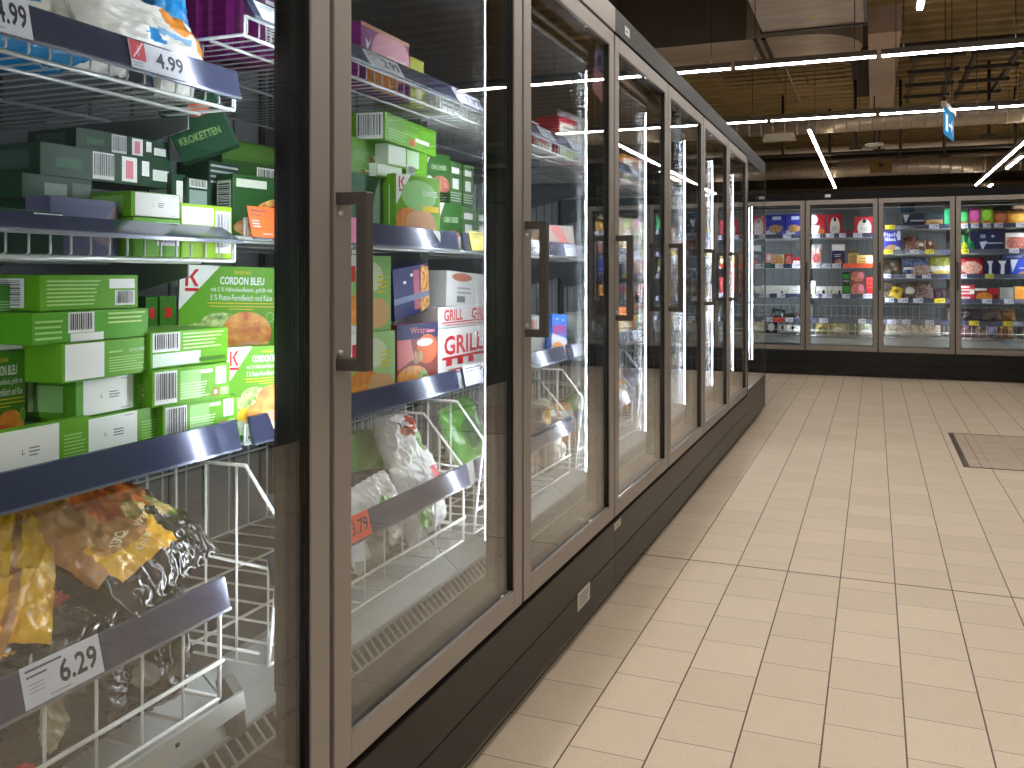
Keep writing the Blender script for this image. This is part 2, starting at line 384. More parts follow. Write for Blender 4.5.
# kick plates in front of the feet: each is a loose clip-on board
for i, (ya, yb, lb) in enumerate(((Y1, 2.72, 'dark brown clip-on kick board under the nearest freezer doors'), (EY-.15, EY+EL, 'dark kick board under the far end of the left freezer row'))):
    b = MB(); b.box(ya, yb, .05, .06, 0, .05 if i else .049, KICK); b.box(ya, yb, .0485, .05, .0, .006, mat((150, 138, 122), .4))
    tag(b.build('kick_board', None, (-DOORX, 0, 0), (0, 0, math.pi/2)), lb, 'kick board')
b = MB(); b.box(BX0-2*PW+.001, BX0+3*PW-.001, .06, .069, 0, .049, KICK)
tag(b.build('kick_board', None, (0, BACKY, 0)), 'long black kick board under the back-wall freezer doors', 'kick board')
b = MB(); b.box(BX0+3*PW+.04, 10, 0, .3, 0, 2.1, BLACK); struct(b.build('wall_back', None, (0, BACKY, 0)))
b = MB(); b.box(2.0, 2.25, -1.5, 8.6, 0, 1.9, mat((26, 26, 27), .5)); struct(b.build('opposite_row_block'))  # plain dark block added for the opposite row, meant for reflections only
# wire baskets
def basket(name, parent_loc, rz, x0, x1, label, group, yf=.16, open_end=False):
    root = empty(name, parent_loc, rz, label, 'basket', group)
    b = MB(); zb, zt, zk = .445, .640, .775; yb = .80; W = WHITEWIRE
    n = int(round((x1-x0)/.072))
    for i in range(n+1):
        x = x0+(x1-x0)*i/n
        b.tube([(x, yf, zt), (x, yf, zb-.07 if False else zb), (x, yb, zb), (x, yb, zk)], .0028, W, 6)
    for y, z in ((yf, zb), (yf, zt), (yb, zk), (yb, zb), (yb, .65), (yf+.2, zb), (yf+.42, zb)): b.tube([(x0, y, z), (x1, y, z)], .0032, W, 6)
    b.tube([(x0-.004, yf-.004, .507), (x1+.004, yf-.004, .507)], .0036, W, 6)
    for x in (x0, x1):
        if x == x1 and open_end:
            b.tube([(x, yf, zb), (x, yf, zt)], .0036, W, 8); b.tube([(x, yf, zb), (x, yb, zb), (x, yb, zk)], .0036, W, 8); continue
        fy, fz, by, bz = (yf, zt, yf+.12, zk) if x == x1 else (yf-.03, .70, yf+.05, .802)
        b.tube([(x, yf, zb), (x, fy, fz), (x, by, bz), (x, yb, bz)], .0036, W, 8)
        b.tube([(x, yf-.01, .62), (x, yb, .66)], .003, W, 6); b.tube([(x, yf+.02, zb+.02), (x, yb, zb+.02)], .003, W, 6)
        for j in range(1, 9):
            y = yf+(yb-yf)*j/9; zz = bz if y > by else fz+(y-fy)*(bz-fz)/(by-fy)
            b.tube([(x, y, zb), (x, y, zz)], .0028, W, 6)
    b.build('wire_frame', root)
    b = MB(); y0 = yf-.020
    b.prism([(y0, .597), (y0+.003, .593), (y0+.012, .600), (y0+.020, .645), (y0+.016, .648), (y0+.012, .646)], 'x', x0-.004, x1+.004, RAIL)
    b.box(x0-.004, x1+.004, y0-.0015, y0+.004, .5935, .598, mat((150, 155, 170), .25, .6))
    b.build('price_rail', root)
    return root
ORD = ('first', 'second', 'third', 'fourth', 'fifth', 'sixth', 'seventh')
for k in range(7):
    ya = Y1+k*PW
    nm = 'white wire basket low behind the %s door of the left row' % ORD[k]
    x1 = PW-.085 if k == 0 else PW-.03
    basket('wire_basket', (-DOORX, ya, 0), math.pi/2, .03, x1, nm, 'wire baskets at the bottom of the left freezers', open_end=(k == 0))
BN = ('door behind the left row', 'leftmost fully visible back-wall door', 'middle back-wall door', 'right back-wall door')
for k in range(4):
    basket('wire_basket', (BX0+(k-1)*PW, BACKY, 0), 0, .03, PW-.03, 'white wire basket low behind the %s' % BN[k], 'wire baskets at the bottom of the back freezers')
# aluminium stop bar in front of the nearest basket and the dark clip at its end
b = MB(); x1 = .745
b.prism([(.140, .412), (.152, .412), (.152, .440), (.146, .440)], 'x', .01, x1, mat((188, 190, 184), .35, .45))
b.box(.60, .606, .1405, .145, .424, .429, BLACK)
tag(b.build('stop_bar', None, (-DOORX, Y1, 0), (0, 0, math.pi/2)), 'aluminium stop bar lying in front of the nearest wire basket', 'bar')
b = MB(); b.prism([(.16, .355), (.185, .355), (.20, .40), (.21, .445), (.19, .452), (.17, .43)], 'x', .748, .768, mat((70, 70, 68), .4))
tag(b.build('clip', None, (-DOORX, Y1, 0), (0, 0, math.pi/2)), 'dark grey plastic clip at the end of the aluminium stop bar', 'clip')
# ------------------------------------------------------------------ lamps
HL = 3.4
def lamp(name, x0, x1, y0, y1, label, group, m=LAMP, rod=1.70):
    t = empty(name, ((x0+x1)/2, (y0+y1)/2, HL), 0, label, 'ceiling lamp', group)
    hx, hy = (x1-x0)/2, (y1-y0)/2; wx, wy = (hx-.012, hy*.62) if hx > hy else (hx*.62, hy-.012)
    b = MB(); b.box(-hx, hx, -hy, hy, .012, .07, mat((120, 114, 106), .5), .004); b.build('housing', t)
    b = MB(); ex = .012 if hx > hy else .0; b.box(-wx, wx, -wy, wy, -.002, .012, m); b.build('diffuser', t)
    b = MB(); b.box(-hx+.015, hx-.015, -hy+.015, hy-.015, .07, .0708, UPFILL); b.build('upfill_strip', t)  # added strip shining upward, fills in light on the ceiling
    for s in (-.7, .7):
        p = (s*hx, 0) if hx > hy else (0, s*hy)
        b = MB(); b.tube([(p[0], p[1], .074), (p[0], p[1], rod)], .005, mat((40, 36, 30), .6), 6); b.build('suspension_rod', t)
    return t
lx = [-4.48, -2.97, -1.46, .045, 1.55, 3.05]
for y, nm in ((8.86, 'lamp line before the back freezers'), (12.05, 'lamp line beyond the back freezers')):
    for i in range(len(lx)-1):
        where = ('first segment', 'second segment', 'third segment', 'fourth segment', 'rightmost segment')[i]
        lamp('ceiling_lamp', lx[i]+.02, lx[i+1]-.02, y-.035, y+.035, 'linear ceiling lamp, %s of the %s' % (where, nm), 'linear lamps hung in lines', rod=.86 if i < 3 else 1.70)
lamp('ceiling_lamp', -.995, -.925, -2, 6.3, 'long linear ceiling lamp above the left freezer row', 'linear lamps hung in lines', rod=.86)
lamp('ceiling_lamp', .33, .40, -2, 7.41, 'linear ceiling lamp over the aisle pointing at the viewer, cut by the top edge', 'linear lamps hung in lines')
lamp('ceiling_lamp', -.3, 1.7, 5.62, 5.69, 'added fill lamp crossing above the second and third doors, outside the picture', 'linear lamps hung in lines', rod=.86)  # unseen lamp added to brighten the back freezers
lamp('ceiling_lamp', 2.4, 2.47, -2, 4.9, 'added fill lamp along the right side of the aisle, outside the picture', 'linear lamps hung in lines')  # unseen lamp added to lighten the door frames
lamp('ceiling_lamp', -4, 6, -.8, -.73, 'added fill lamp across the aisle behind the viewer', 'linear lamps hung in lines')  # unseen lamp put in for its light
lamp('ceiling_lamp', -.995, -.925, 13.0, 21.9, 'slanting linear lamp over the back freezer, left of the exit sign', 'linear lamps hung in lines')
lamp('ceiling_lamp', 2.38, 2.45, 13.0, 22.4, 'long slanting linear lamp beyond the back freezers at the right edge', 'linear lamps hung in lines', rod=1.0)
lamp('ceiling_lamp', 2.62, 2.70, 17.2, 19.1, 'short linear lamp at the far right, upper of two', 'linear lamps hung in lines')
lamp('ceiling_lamp', 2.72, 2.82, 22.3, 24.6, 'short linear lamp at the far right, lower of two', 'linear lamps hung in lines')
# exit sign hung from the second lamp line
t = empty('exit_sign', (.84, 11.2, 2.95), math.radians(76.5), 'blue and white lit exit sign hanging edge-on from the ceiling', 'sign')
b = MB(); b.box(-.05, .75, -.03, .03, .33, .41, mat((230, 230, 226), .4), .006); b.build('housing', t)
b = MB(); b.box(0, .7, -.008, .008, 0, .33, emit((60, 150, 200), .9), .002)
E_ = emit((240, 248, 250), 1.1)
for s in (-1, 1):
    y = s*.0092; q = lambda a, c, d, e: b.add([(a, y, d), (c, y, d), (c, y, e), (a, y, e)], [(0, 1, 2, 3)], E_)
    q(.06, .24, .05, .27); q(.62, .64, .05, .27); q(.30, .50, .14, .18)
    b.add([(.50, y, .08), (.60, y, .16), (.50, y, .24)], [(0, 1, 2)], E_)
b.build('panel', t)
b = MB(); b.tube([(.1, 0, .41), (.1, 0, 2.14)], .006, BLACK, 6); b.tube([(.6, 0, .41), (.6, 0, 2.14)], .006, BLACK, 6); b.build('hanger', t)
# ------------------------------------------------------------------ ducts, beam and pipes under the roof
DUCT_SHADE = noisy((70, 64, 54), (82, 75, 64), 2, .55, bump=.1)  # shade of the plenum's front face put into the colour
DUCT = noisy((142, 128, 114), (160, 146, 130), 1.6, .45, (1, 4, 1), metal=.3)
b = MB()
pts = [(-4.5, 10.93), (-.95, 10.93)]
for k in range(13):
    a = -math.pi/2+math.pi*k/12; pts.append((-.95+.80*math.cos(a), 11.72+.79*math.sin(a)))
pts += [(-.95, 12.55), (-4.5, 12.55)]
b.prism(pts, 'z', 4.3, 5.05, DUCT)
b.box(-4.5, -1.62, 10.915, 10.93, 4.3, 5.05, DUCT_SHADE)
b.box(-1.53, -1.48, 10.9, 12.5, 4.27, 4.3, BLACK); b.box(-1.42, -1.37, 10.9, 12.5, 4.27, 4.3, BLACK)
tag(b.build('air_plenum'), 'broad sheet-metal plenum, front coloured as in shade, with rounded end under the ceiling', 'duct')
t = empty('air_duct', (-.74, 9, 4.3), 0, 'rectangular galvanised duct running over the aisle in front of the plenum', 'duct')
b = MB(); b.box(-.63, .62, -4, 1.70, 0, .7, DUCT); b.build('channel', t)
b = MB()
for y in (1.66, .2, -1.3): b.box(-.66, .66, y, y+.05, -.02, .72, mat((58, 52, 46), .5, .3))
b.box(.62, .66, -4, 1.70, -.012, .03, mat((50, 46, 40), .5)); b.build('flange', t)
b = MB(); b.box(.0, .07, 1.2, 1.24, -.003, 0, mat((200, 180, 30))); b.build('sticker', t)
b = MB(); b.prism([(-.09, 4.7), (.37, 4.7), (.37, 5.1), (-.09, 5.1)], 'y', 12.6, 18.2, noisy((176, 156, 140), (186, 166, 150), 3, .7)); struct(b.build('beam'))
b = MB(); b.box(-.40, -.10, 12.6, 18.2, 4.95, 5.1, mat((46, 40, 32), .7)); struct(b.build('beam_dark_side'))  # strip drawn for the beam's dark side, shade put into its colour
def pipe(name, pts, r, m, label, cat='pipe', ring=0):
    b = MB(); b.tube(pts, r, m, 14)
    if ring:
        a, c = Vector(pts[0]), Vector(pts[1]); L = (c-a).length; k = 0.0
        while k < L:
            p = a+(c-a)*(k/L); q = a+(c-a)*((k+.03)/L); b.tube([p, q], r*1.03, m, 14); k += ring
    return tag(b.build(name), label, cat)
SILVER = mat((176, 164, 148), .35, .6); RUST = mat((80, 66, 50), .6); DARKP = mat((46, 38, 30), .6)
pipe('spiral_duct', [(-6, 15.6, 3.98), (3.0, 15.6, 3.98), (3.3, 15.5, 3.96), (3.5, 15.2, 3.92), (3.55, 14.6, 3.9)], .20, SILVER, 'silver spiral duct running across behind the second lamp line', 'duct', .22)
pipe('spiral_duct', [(-6, 21.5, 3.85), (3.4, 21.5, 3.85)], .22, SILVER, 'lower silver spiral duct far behind the back freezers', 'duct', .25)
for y, z, r, m, lb in ((18.0, 4.35, .05, mat((190, 178, 160), .5), 'long pale pipe across the far ceiling'),
                       (19.5, 3.80, .05, RUST, 'thin brown pipe above the lower spiral duct'), (17.2, 3.62, .035, DARKP, 'thin dark pipe just under the upper spiral duct'),
                       (23.5, 3.55, .06, RUST, 'lowest brown pipe close above the back freezer trim'), (20.2, 4.15, .07, mat((206, 196, 180), .4), 'white pipe between the two spiral ducts'),
                       (25, 4.3, .12, RUST, 'thick brown pipe in the far dark'), (27, 4.9, .2, DARKP, 'thick dark pipe farthest back under the roof'), (13.6, 4.75, .03, DARKP, 'thin dark conduit below the corrugated roof')):
    pipe('ceiling_pipe', [(-8, y, z), (9, y, z)], r, m, lb)
b = MB()
for k in range(8):
    y = 13.6+k*.33; b.tube([(-2.7, y, 4.86), (-.5, y, 4.86)], .008, DARKP, 5)
for x in (-2.3, -1.7, -1.2, -.8): b.tube([(x, 13.5, 4.84), (x, 16.2, 4.84)], .008, DARKP, 5)
b.tube([(-1.5, 14, 4.85), (-1.35, 16.3, 4.5)], .012, mat((190, 180, 160)), 6)
tag(b.build('cable_grid'), 'grid of thin rods under the corrugated roof left of the beam', 'cable tray')
for i, (x0, x1) in enumerate(((.62, 1.22), (1.5, 2.1))):
    t = empty('cable_tray', (x0, 13.2, 4.55), 0, ('ladder cable tray just right of the pale beam', 'ladder cable tray near the right edge under the roof')[i], 'cable tray')
    b = MB(); w = x1-x0
    for x in (0, w): b.box(x-.03, x+.03, 0, 4, 0, .1, RUST)
    b.build('side_rail', t)
    for k in range(4):
        b = MB(); b.box(-.1, w+.1, .3+k, .38+k, -.04, .02, DARKP); b.build('rung', t)
pipe('spiral_duct', [(2.4, 13.2, 4.7), (2.75, 17.2, 4.8)], .13, SILVER, 'short silver duct rising towards the roof at the right', 'duct')
for i, (x, y, z0) in enumerate(((-1.9, 18.2, 3.75), (-1.0, 20, 3.7), (.1, 18.4, 3.8), (.5, 17.5, 3.5), (1.35, 18, 3.55), (2.0, 16.5, 3.7), (-.35, 16.6, 3.6), (2.8, 19, 3.7))):
    b = MB(); b.tube([(x, y, z0), (x, y, 5.1)], .03, DARKP, 8); b.box(x-.12, x+.12, y-.04, y+.04, z0, z0+.05, DARKP)
    tag(b.build('hanger_rod'), 'dark hanger rod dropping from the roof among the far pipes', 'hanger', 'hanger rods among the far pipes')
b = MB(); b.prism([(-.30, 0), (.30, 0), (.26, .12), (-.26, .12)], 'y', -.1, .1, mat((190, 180, 162), .5)); tag(b.build('junction_box', None, (-1.65, 15.2, 3.62)), 'pale box under the spiral duct', 'box')  # box drawn floating, without a hanger
b = MB(); b.prism([(math.cos(k*.5236)*.18, math.sin(k*.5236)*.18) for k in range(12)], 'z', 0, .03, WHITE); b.tube([(0, 0, 0), (0, 0, 1.3)], .012, DARKP, 6)
tag(b.build('ceiling_disc', None, (.0, 17, 3.72)), 'small white disc antenna hanging among the far pipes', 'antenna')
b = MB(); b.box(-.25, .25, -.2, .2, 0, .3, mat((120, 92, 40), .6)); b.box(-.05, .05, -.22, -.2, .1, .2, DARKP); tag(b.build('junction_box', None, (.15, 20.5, 3.6)), 'mustard brown box in front of the lower spiral duct', 'box')  # this box floats free as well, nothing holds it
w = bpy.data.worlds.new('world'); scene.world = w; w.use_nodes = True
w.node_tree.nodes['Background'].inputs[0].default_value = (.9, .85, .8, 1); w.node_tree.nodes['Background'].inputs[1].default_value = .02
# ------------------------------------------------------------------ packaged goods: builders
GRN, GRD, DKG, WHT, RED, YEL, ORG, NVY, PUR, BLU = (98, 164, 18), (62, 116, 16), (22, 62, 40), (238, 238, 234), (206, 32, 40), (238, 205, 30), (226, 120, 40), (24, 34, 92), (120, 24, 110), (40, 96, 190)
GRY, BLK, CRM, TAN, PNK, LGR = (150, 152, 152), (24, 22, 22), (236, 228, 206), (196, 158, 104), (232, 130, 150), (190, 220, 120)
def card(c): return mat(c, .42, 0, 0, None, .35)
FOODM = noisy((206, 96, 22), (246, 176, 70), 55, .4, lo=.3, hi=.7)
MEATM = noisy((150, 40, 40), (222, 150, 130), 60, .4, lo=.35, hi=.65)
SALAD = noisy((84, 140, 40), (214, 228, 150), 90, .4, lo=.35, hi=.65)
PIZZA = noisy((160, 60, 26), (240, 200, 110), 70, .4, lo=.35, hi=.65)
BREAD = noisy((120, 76, 40), (206, 160, 104), 60, .45, lo=.35, hi=.65)
NAMEDM = {'food': FOODM, 'meat': MEATM, 'salad': SALAD, 'pizza': PIZZA, 'bread': BREAD}
def M_(c): return NAMEDM[c] if isinstance(c, str) else card(c)
def faces(w, d, h):
    return {'f': ((0, 0, 0), (w, 0, 0), (0, 0, h), (0, -1, 0)), 'l': ((0, d, 0), (0, -d, 0), (0, 0, h), (-1, 0, 0)),
            'r': ((w, 0, 0), (0, d, 0), (0, 0, h), (1, 0, 0)), 't': ((0, 0, h), (w, 0, 0), (0, d, 0), (0, 0, 1))}
def decal(b, fr, k, lvl):
    O, U, V, N = (Vector(q) for q in fr); off = N*(.00035*(lvl+1)); lu, lv = U.length, V.length
    P = lambda x, y: O+U*x+V*y+off
    kind = k[0]
    if kind == 'r':
        x0, y0, x1, y1, c = k[1:]; b.add([P(x0, y0), P(x1, y0), P(x1, y1), P(x0, y1)], [(0, 1, 2, 3)], M_(c))
    elif kind == 'p':
        b.add([P(*q) for q in k[1]], [tuple(range(len(k[1])))], M_(k[2]))
    elif kind == 'e':
        cx, cy, rx, ry, c = k[1:6]; a0 = k[6] if len(k) > 6 else 0
        n = 18; pts = []
        for i in range(n):
            a = 2*math.pi*i/n; ex, ey = rx*math.cos(a)*lu, ry*math.sin(a)*lv
            ex, ey = ex*math.cos(a0)-ey*math.sin(a0), ex*math.sin(a0)+ey*math.cos(a0)
            pts.append(P(min(1, max(0, cx+ex/lu)), min(1, max(0, cy+ey/lv))))
        b.add(pts, [tuple(range(n))], M_(c))
    elif kind == 't':
        s, x0, y0, x1, y1, c = k[1:7]; v, f, asp = text_mesh(s, len(k) > 7)
        b.add([P(x0+(x1-x0)*p[0], y0+(y1-y0)*p[1]) for p in v], f, M_(c))
    elif kind == 'b':                              # bar code
        x0, y0, x1, y1 = k[1:5]; vert = len(k) > 5; rr = random.Random(int(x0*999+y1*77)); m = card((60, 60, 60)); q = .06
        b.add([P(x0, y0), P(x1, y0), P(x1, y1), P(x0, y1)], [(0, 1, 2, 3)], card((240, 240, 238))); off += N*.00035
        while q < .92:
            t = q+rr.choice((.02, .03, .05))
            if vert: a, c_, e, g = x0+(x1-x0)*.08, y0+(y1-y0)*q, x0+(x1-x0)*.92, y0+(y1-y0)*t
            else: a, c_, e, g = x0+(x1-x0)*q, y0+(y1-y0)*.14, x0+(x1-x0)*t, y0+(y1-y0)*.94
            b.add([P(a, c_), P(e, c_), P(e, g), P(a, g)], [(0, 1, 2, 3)], m); q = t+rr.choice((.025, .04))
    elif kind == 'n':                              # rows of fine print
        x0, y0, x1, y1, n, c = k[1:]; rr = random.Random(n*31+int(x0*100)); m = M_(c)
        for i in range(n):
            yy = y0+(y1-y0)*(i+.25)/n; e = x0+(x1-x0)*rr.uniform(.72, 1)
            b.add([P(x0, yy), P(e, yy), P(e, yy+(y1-y0)/n*.4), P(x0, yy+(y1-y0)/n*.4)], [(0, 1, 2, 3)], m)
def carton_mesh(name, w, d, h, base, decs, ends=None):
    b = MB(); b.box(0, w, 0, d, 0, h, card(base), min(.0012, h*.02))
    fr = faces(w, d, h)
    for i, q in enumerate(decs): decal(b, fr[q[0]], q[1:], i*.35)
    return b.build(name)
def solve_w(px0, px1, X, yaw):
    y = onX(px0, X); a = math.radians(yaw); u = (math.sin(a), math.cos(a)); x = -X
    pr, pd = x*CT+y*ST, depth(x, y); ur, ud = u[0]*CT+u[1]*ST, -u[0]*ST+u[1]*CT
    k = (px1-CX)/F
    return y, (k*pd-pr)/(ur-k*ud)
def L(name, px0, px1, X, yaw, z0, h, d, base, decs, label, group=None, cat='frozen food box', roll=0, tilt=0):
    """carton in the left row whose front runs between two picture columns, on the plane x=-X, turned by yaw"""
    y, w = solve_w(px0, px1, X, yaw)
    o = carton_mesh(name, w, d, h, base, decs)
    o.matrix_world = Matrix.Translation((-X, y, z0)) @ Matrix.Rotation(math.radians(90-yaw), 4, 'Z') @ Matrix.Rotation(math.radians(-tilt), 4, 'X') @ Matrix.Rotation(math.radians(roll), 4, 'Y')
    return tag(o, label, cat, group)
def bag_mesh(name, w, h, t, seed, cfn, nu=44, nv=34, rough=.005, seal=.06, pw=.55, lump=.25):
    b = MB(); vs = []; rr = Vector((seed*3.7, seed*1.3, seed*.7))
    def thick(u, v):
        k = max(0, 1-abs(u)**3.2)**pw*max(0, 1-(abs(v)/(1-seal))**3.5)**pw if abs(v) < 1-seal else 0
        return k
    for side in (-1, 1):
        for j in range(nv+1):
            for i in range(nu+1):
                u, v = 2*i/nu-1, 2*j/nv-1
                k = thick(u, v); p = Vector((u*2.2, v*2.2, side*2))+rr
                nz = noise.noise(p*.9)*lump*t*k
                rd = 1-abs(noise.noise(Vector((u*4.2+v*1.5, v*4.5, side*3.))+rr)); rd = rd**5
                rd2 = 1-abs(noise.noise(Vector((u*9, v*6-u*3, side*5.))+rr*2)); rd2 = rd2**6
                edge = .35+.65*min(1, 2.2*k)
                y = side*(t/2*k+nz)+side*rough*(rd*1.3+rd2*.6)*edge*.9
                if abs(v) >= 1-seal: y = side*.0008+.004*math.sin(u*23+seed)*abs(v)
                pin = 1-.10*(1-abs(v)**2)*abs(u)**4*0-.04*abs(noise.noise(Vector((v*3, side, 0))+rr))*abs(u)
                zz = v*(1-.06*abs(u)**4*noise.noise(Vector((u*2, 7, 0))+rr))
                vs.append((u*w/2*pin, y, zz*h/2))
    off = (nu+1)*(nv+1); fs = []; ms = []
    for side in (0, 1):
        for j in range(nv):
            for i in range(nu):
                a = side*off+j*(nu+1)+i; q = (a, a+1, a+nu+2, a+nu+1)
                fs.append(q if side == 0 else q[::-1]); ms.append(cfn((i+.5)/nu, (j+.5)/nv, side))
    for j in range(nv):
        for i in (0, nu):
            a = j*(nu+1)+i; q = (a, a+nu+1, off+a+nu+1, off+a); fs.append(q if i == 0 else q[::-1]); ms.append(ms[j*nu+min(i, nu-1)])
    for i in range(nu):
        for j in (0, nv):
            a = j*(nu+1)+i; q = (a, off+a, off+a+1, a+1); fs.append(q if j == 0 else q[::-1]); ms.append(ms[min(j, nv-1)*nu+i])
    b.v = vs
    for q, m in zip(fs, ms): b.f.append(q); b.m.append(b.mi(m)); b.sm.append(True)
    return b.build(name)
def orient(p, yaw, tilt, spin=0, twist=0):
    return Matrix.Translation(p) @ Matrix.Rotation(math.radians(90-yaw), 4, 'Z') @ Matrix.Rotation(math.radians(-tilt), 4, 'X') @ Matrix.Rotation(math.radians(spin), 4, 'Y') @ Matrix.Rotation(math.radians(twist), 4, 'Z')
def foil(c, r=.22): return mat(c, r, 0, .5)
def patches(base, *ps):
    """colour of a bag at (u, v): the last patch that holds it; ('e', cu, cv, ru, rv, m) or ('r', u0, v0, u1, v1, m) or ('d', a, b, c, m): a*u+b*v>c"""
    def f(u, v, side):
        m = base
        if side == 0:
            wob = .012*noise.noise(Vector((u*7, v*7, 1.3)))
            for p in ps:
                if p[0] == 'e' and ((u-p[1])/p[3])**2+((v-p[2])/p[4])**2 < 1+wob*6: m = p[5]
                elif p[0] == 'r' and p[1] <= u+wob <= p[3] and p[2] <= v+wob <= p[4]: m = p[5]
                elif p[0] == 'd' and p[1]*u+p[2]*v+wob > p[3]: m = p[4]
        return m
    return f
def LB(name, px, X, z, w, h, t, yaw, tilt, spin, seed, cfn, label, group=None, nu=44, nv=34, rough=.005, lump=.25, cat='frozen food bag'):
    o = bag_mesh(name, w, h, t, seed, cfn, nu, nv, rough, lump=lump)
    o.matrix_world = orient((-X, onX(px, X), z), yaw, tilt, spin)
    return tag(o, label, cat, group)
# decal sets -------------------------------------------------------------------------------------------------------------------
KMARK = [('f', 'r', .055, .80, .085, .96, RED), ('f', 'p', [(.085, .88), (.15, .96), (.19, .96), (.115, .875)], RED), ('f', 'p', [(.10, .885), (.125, .90), (.19, .80), (.15, .80)], RED), ('f', 'r', .055, .755, .19, .785, RED)]
def d_cordon(dim=False):
    return [('f', 'p', [(0, .58), (.40, 1), (0, 1)], WHT)]+KMARK+[
        ('f', 'r', .0, .0, 1, .10, GRD), ('f', 't', 'CORDON BLEU', .40, .825, .86, .90, WHT, 1), ('f', 't', 'mit 5 % Hähnchenfleisch, gefüllt mit', .31, .745, .95, .80, WHT), ('f', 't', '5 % Puten-Formfleisch und Käse', .31, .675, .95, .73, WHT),
        ('f', 't', 'TIEFGEFROREN', .54, .925, .72, .955, YEL), ('f', 'r', .28, .645, .98, .652, YEL), ('f', 'r', .30, .615, .98, .622, YEL), ('f', 'r', .5, .59, .75, .596, YEL),
        ('f', 'e', .52, .13, .44, .11, (226, 232, 214)), ('f', 'e', .20, .36, .17, .10, 'salad'), ('f', 'e', .42, .46, .20, .10, 'salad'),
        ('f', 'e', .26, .27, .12, .06, (240, 205, 40), .9), ('f', 'e', .70, .38, .26, .19, 'food', -.2), ('f', 'e', .50, .24, .22, .15, 'food', .1),
        ('f', 'p', [(.50, .10), (.90, .16), (.80, .30), (.62, .28)], (232, 150, 120)), ('f', 'p', [(.52, .06), (.88, .10), (.88, .17), (.50, .11)], (246, 214, 90)),
        ('f', 'r', .66, .085, .84, .16, (240, 236, 200)), ('f', 'r', .87, .05, .96, .26, (238, 240, 236)), ('f', 'r', .89, .18, .94, .25, (20, 120, 60)), ('f', 'r', .89, .12, .94, .18, YEL), ('f', 'r', .89, .06, .94, .12, ORG), ('f', 'r', .02, .12, .13, .25, (222, 230, 236)),
        ('f', 'e', .93, .52, .045, .05, (160, 200, 120)), ('f', 'e', .93, .52, .037, .042, GRN),
        ('l', 'r', .1, .06, .35, .30, WHT), ('l', 'b', .45, .06, .9, .32), ('l', 'n', .15, .45, .85, .9, 6, (150, 200, 110)), ('t', 'n', .1, .1, .9, .9, 5, (150, 200, 110))]
def d_end(bar=.30, flip=False):      # narrow end of a green carton
    return [('f', 'b', .03, .06, bar, .94), ('f', 'r', bar+.04, .10, .60, .90, (150, 204, 120)), ('f', 'r', .60, .78, .76, .88, (214, 232, 190)), ('f', 'n', .34, .12, .74, .58, 6, (196, 226, 170)),
            ('f', 'r', .80, .42, .94, .92, WHT), ('f', 'r', .76, .10, .83, .30, RED), ('f', 'r', .775, .14, .815, .26, WHT), ('f', 'r', .86, .10, .97, .32, (170, 210, 140)), ('t', 'n', .1, .1, .9, .9, 4, (150, 204, 110)),
            ('l', 'n', .1, .1, .9, .85, 5, (170, 212, 140))]
def d_label(x0=.08, x1=.66):         # end with the large white data field
    xm = (x0+x1)/2
    return [('f', 'r', x0, .04, x1, .97, (236, 238, 232)), ('f', 't', 'L', xm-.10, .45, xm-.07, .55, (70, 70, 70)), ('f', 'n', xm+.0, .40, xm+.14, .62, 3, (110, 110, 110)), ('f', 'n', x1-.16, .88, x1-.04, .93, 1, (120, 120, 120)), ('f', 'n', x1-.16, .08, x1-.03, .13, 1, (120, 120, 120)),
            ('f', 'n', x1+.05, .12, .96, .66, 7, (156, 206, 110)), ('t', 'n', .1, .1, .9, .9, 4, (150, 204, 110)), ('l', 'r', .15, .15, .85, .85, (150, 200, 120))]
def d_text():
    return [('f', 'n', .06, .12, .62, .88, 7, (176, 216, 130)), ('f', 'r', .68, .60, .96, .88, WHT), ('f', 'b', .74, .10, .96, .54), ('t', 'n', .1, .1, .9, .9, 4, (150, 204, 110)), ('l', 'b', .2, .1, .8, .9, 1)]
def d_dark():
    return [('f', 'b', .36, .08, .52, .94), ('f', 'r', .58, .10, .70, .92, WHT), ('f', 'r', .61, .2, .67, .8, PNK), ('f', 'r', .74, .36, .80, .86, WHT), ('f', 'r', .83, .25, .97, .62, (222, 226, 222)), ('f', 'r', .10, .3, .28, .6, (40, 92, 60)), ('l', 'r', .2, .2, .8, .8, (70, 96, 80)), ('t', 'n', .1, .1, .9, .8, 3, (70, 120, 80))]
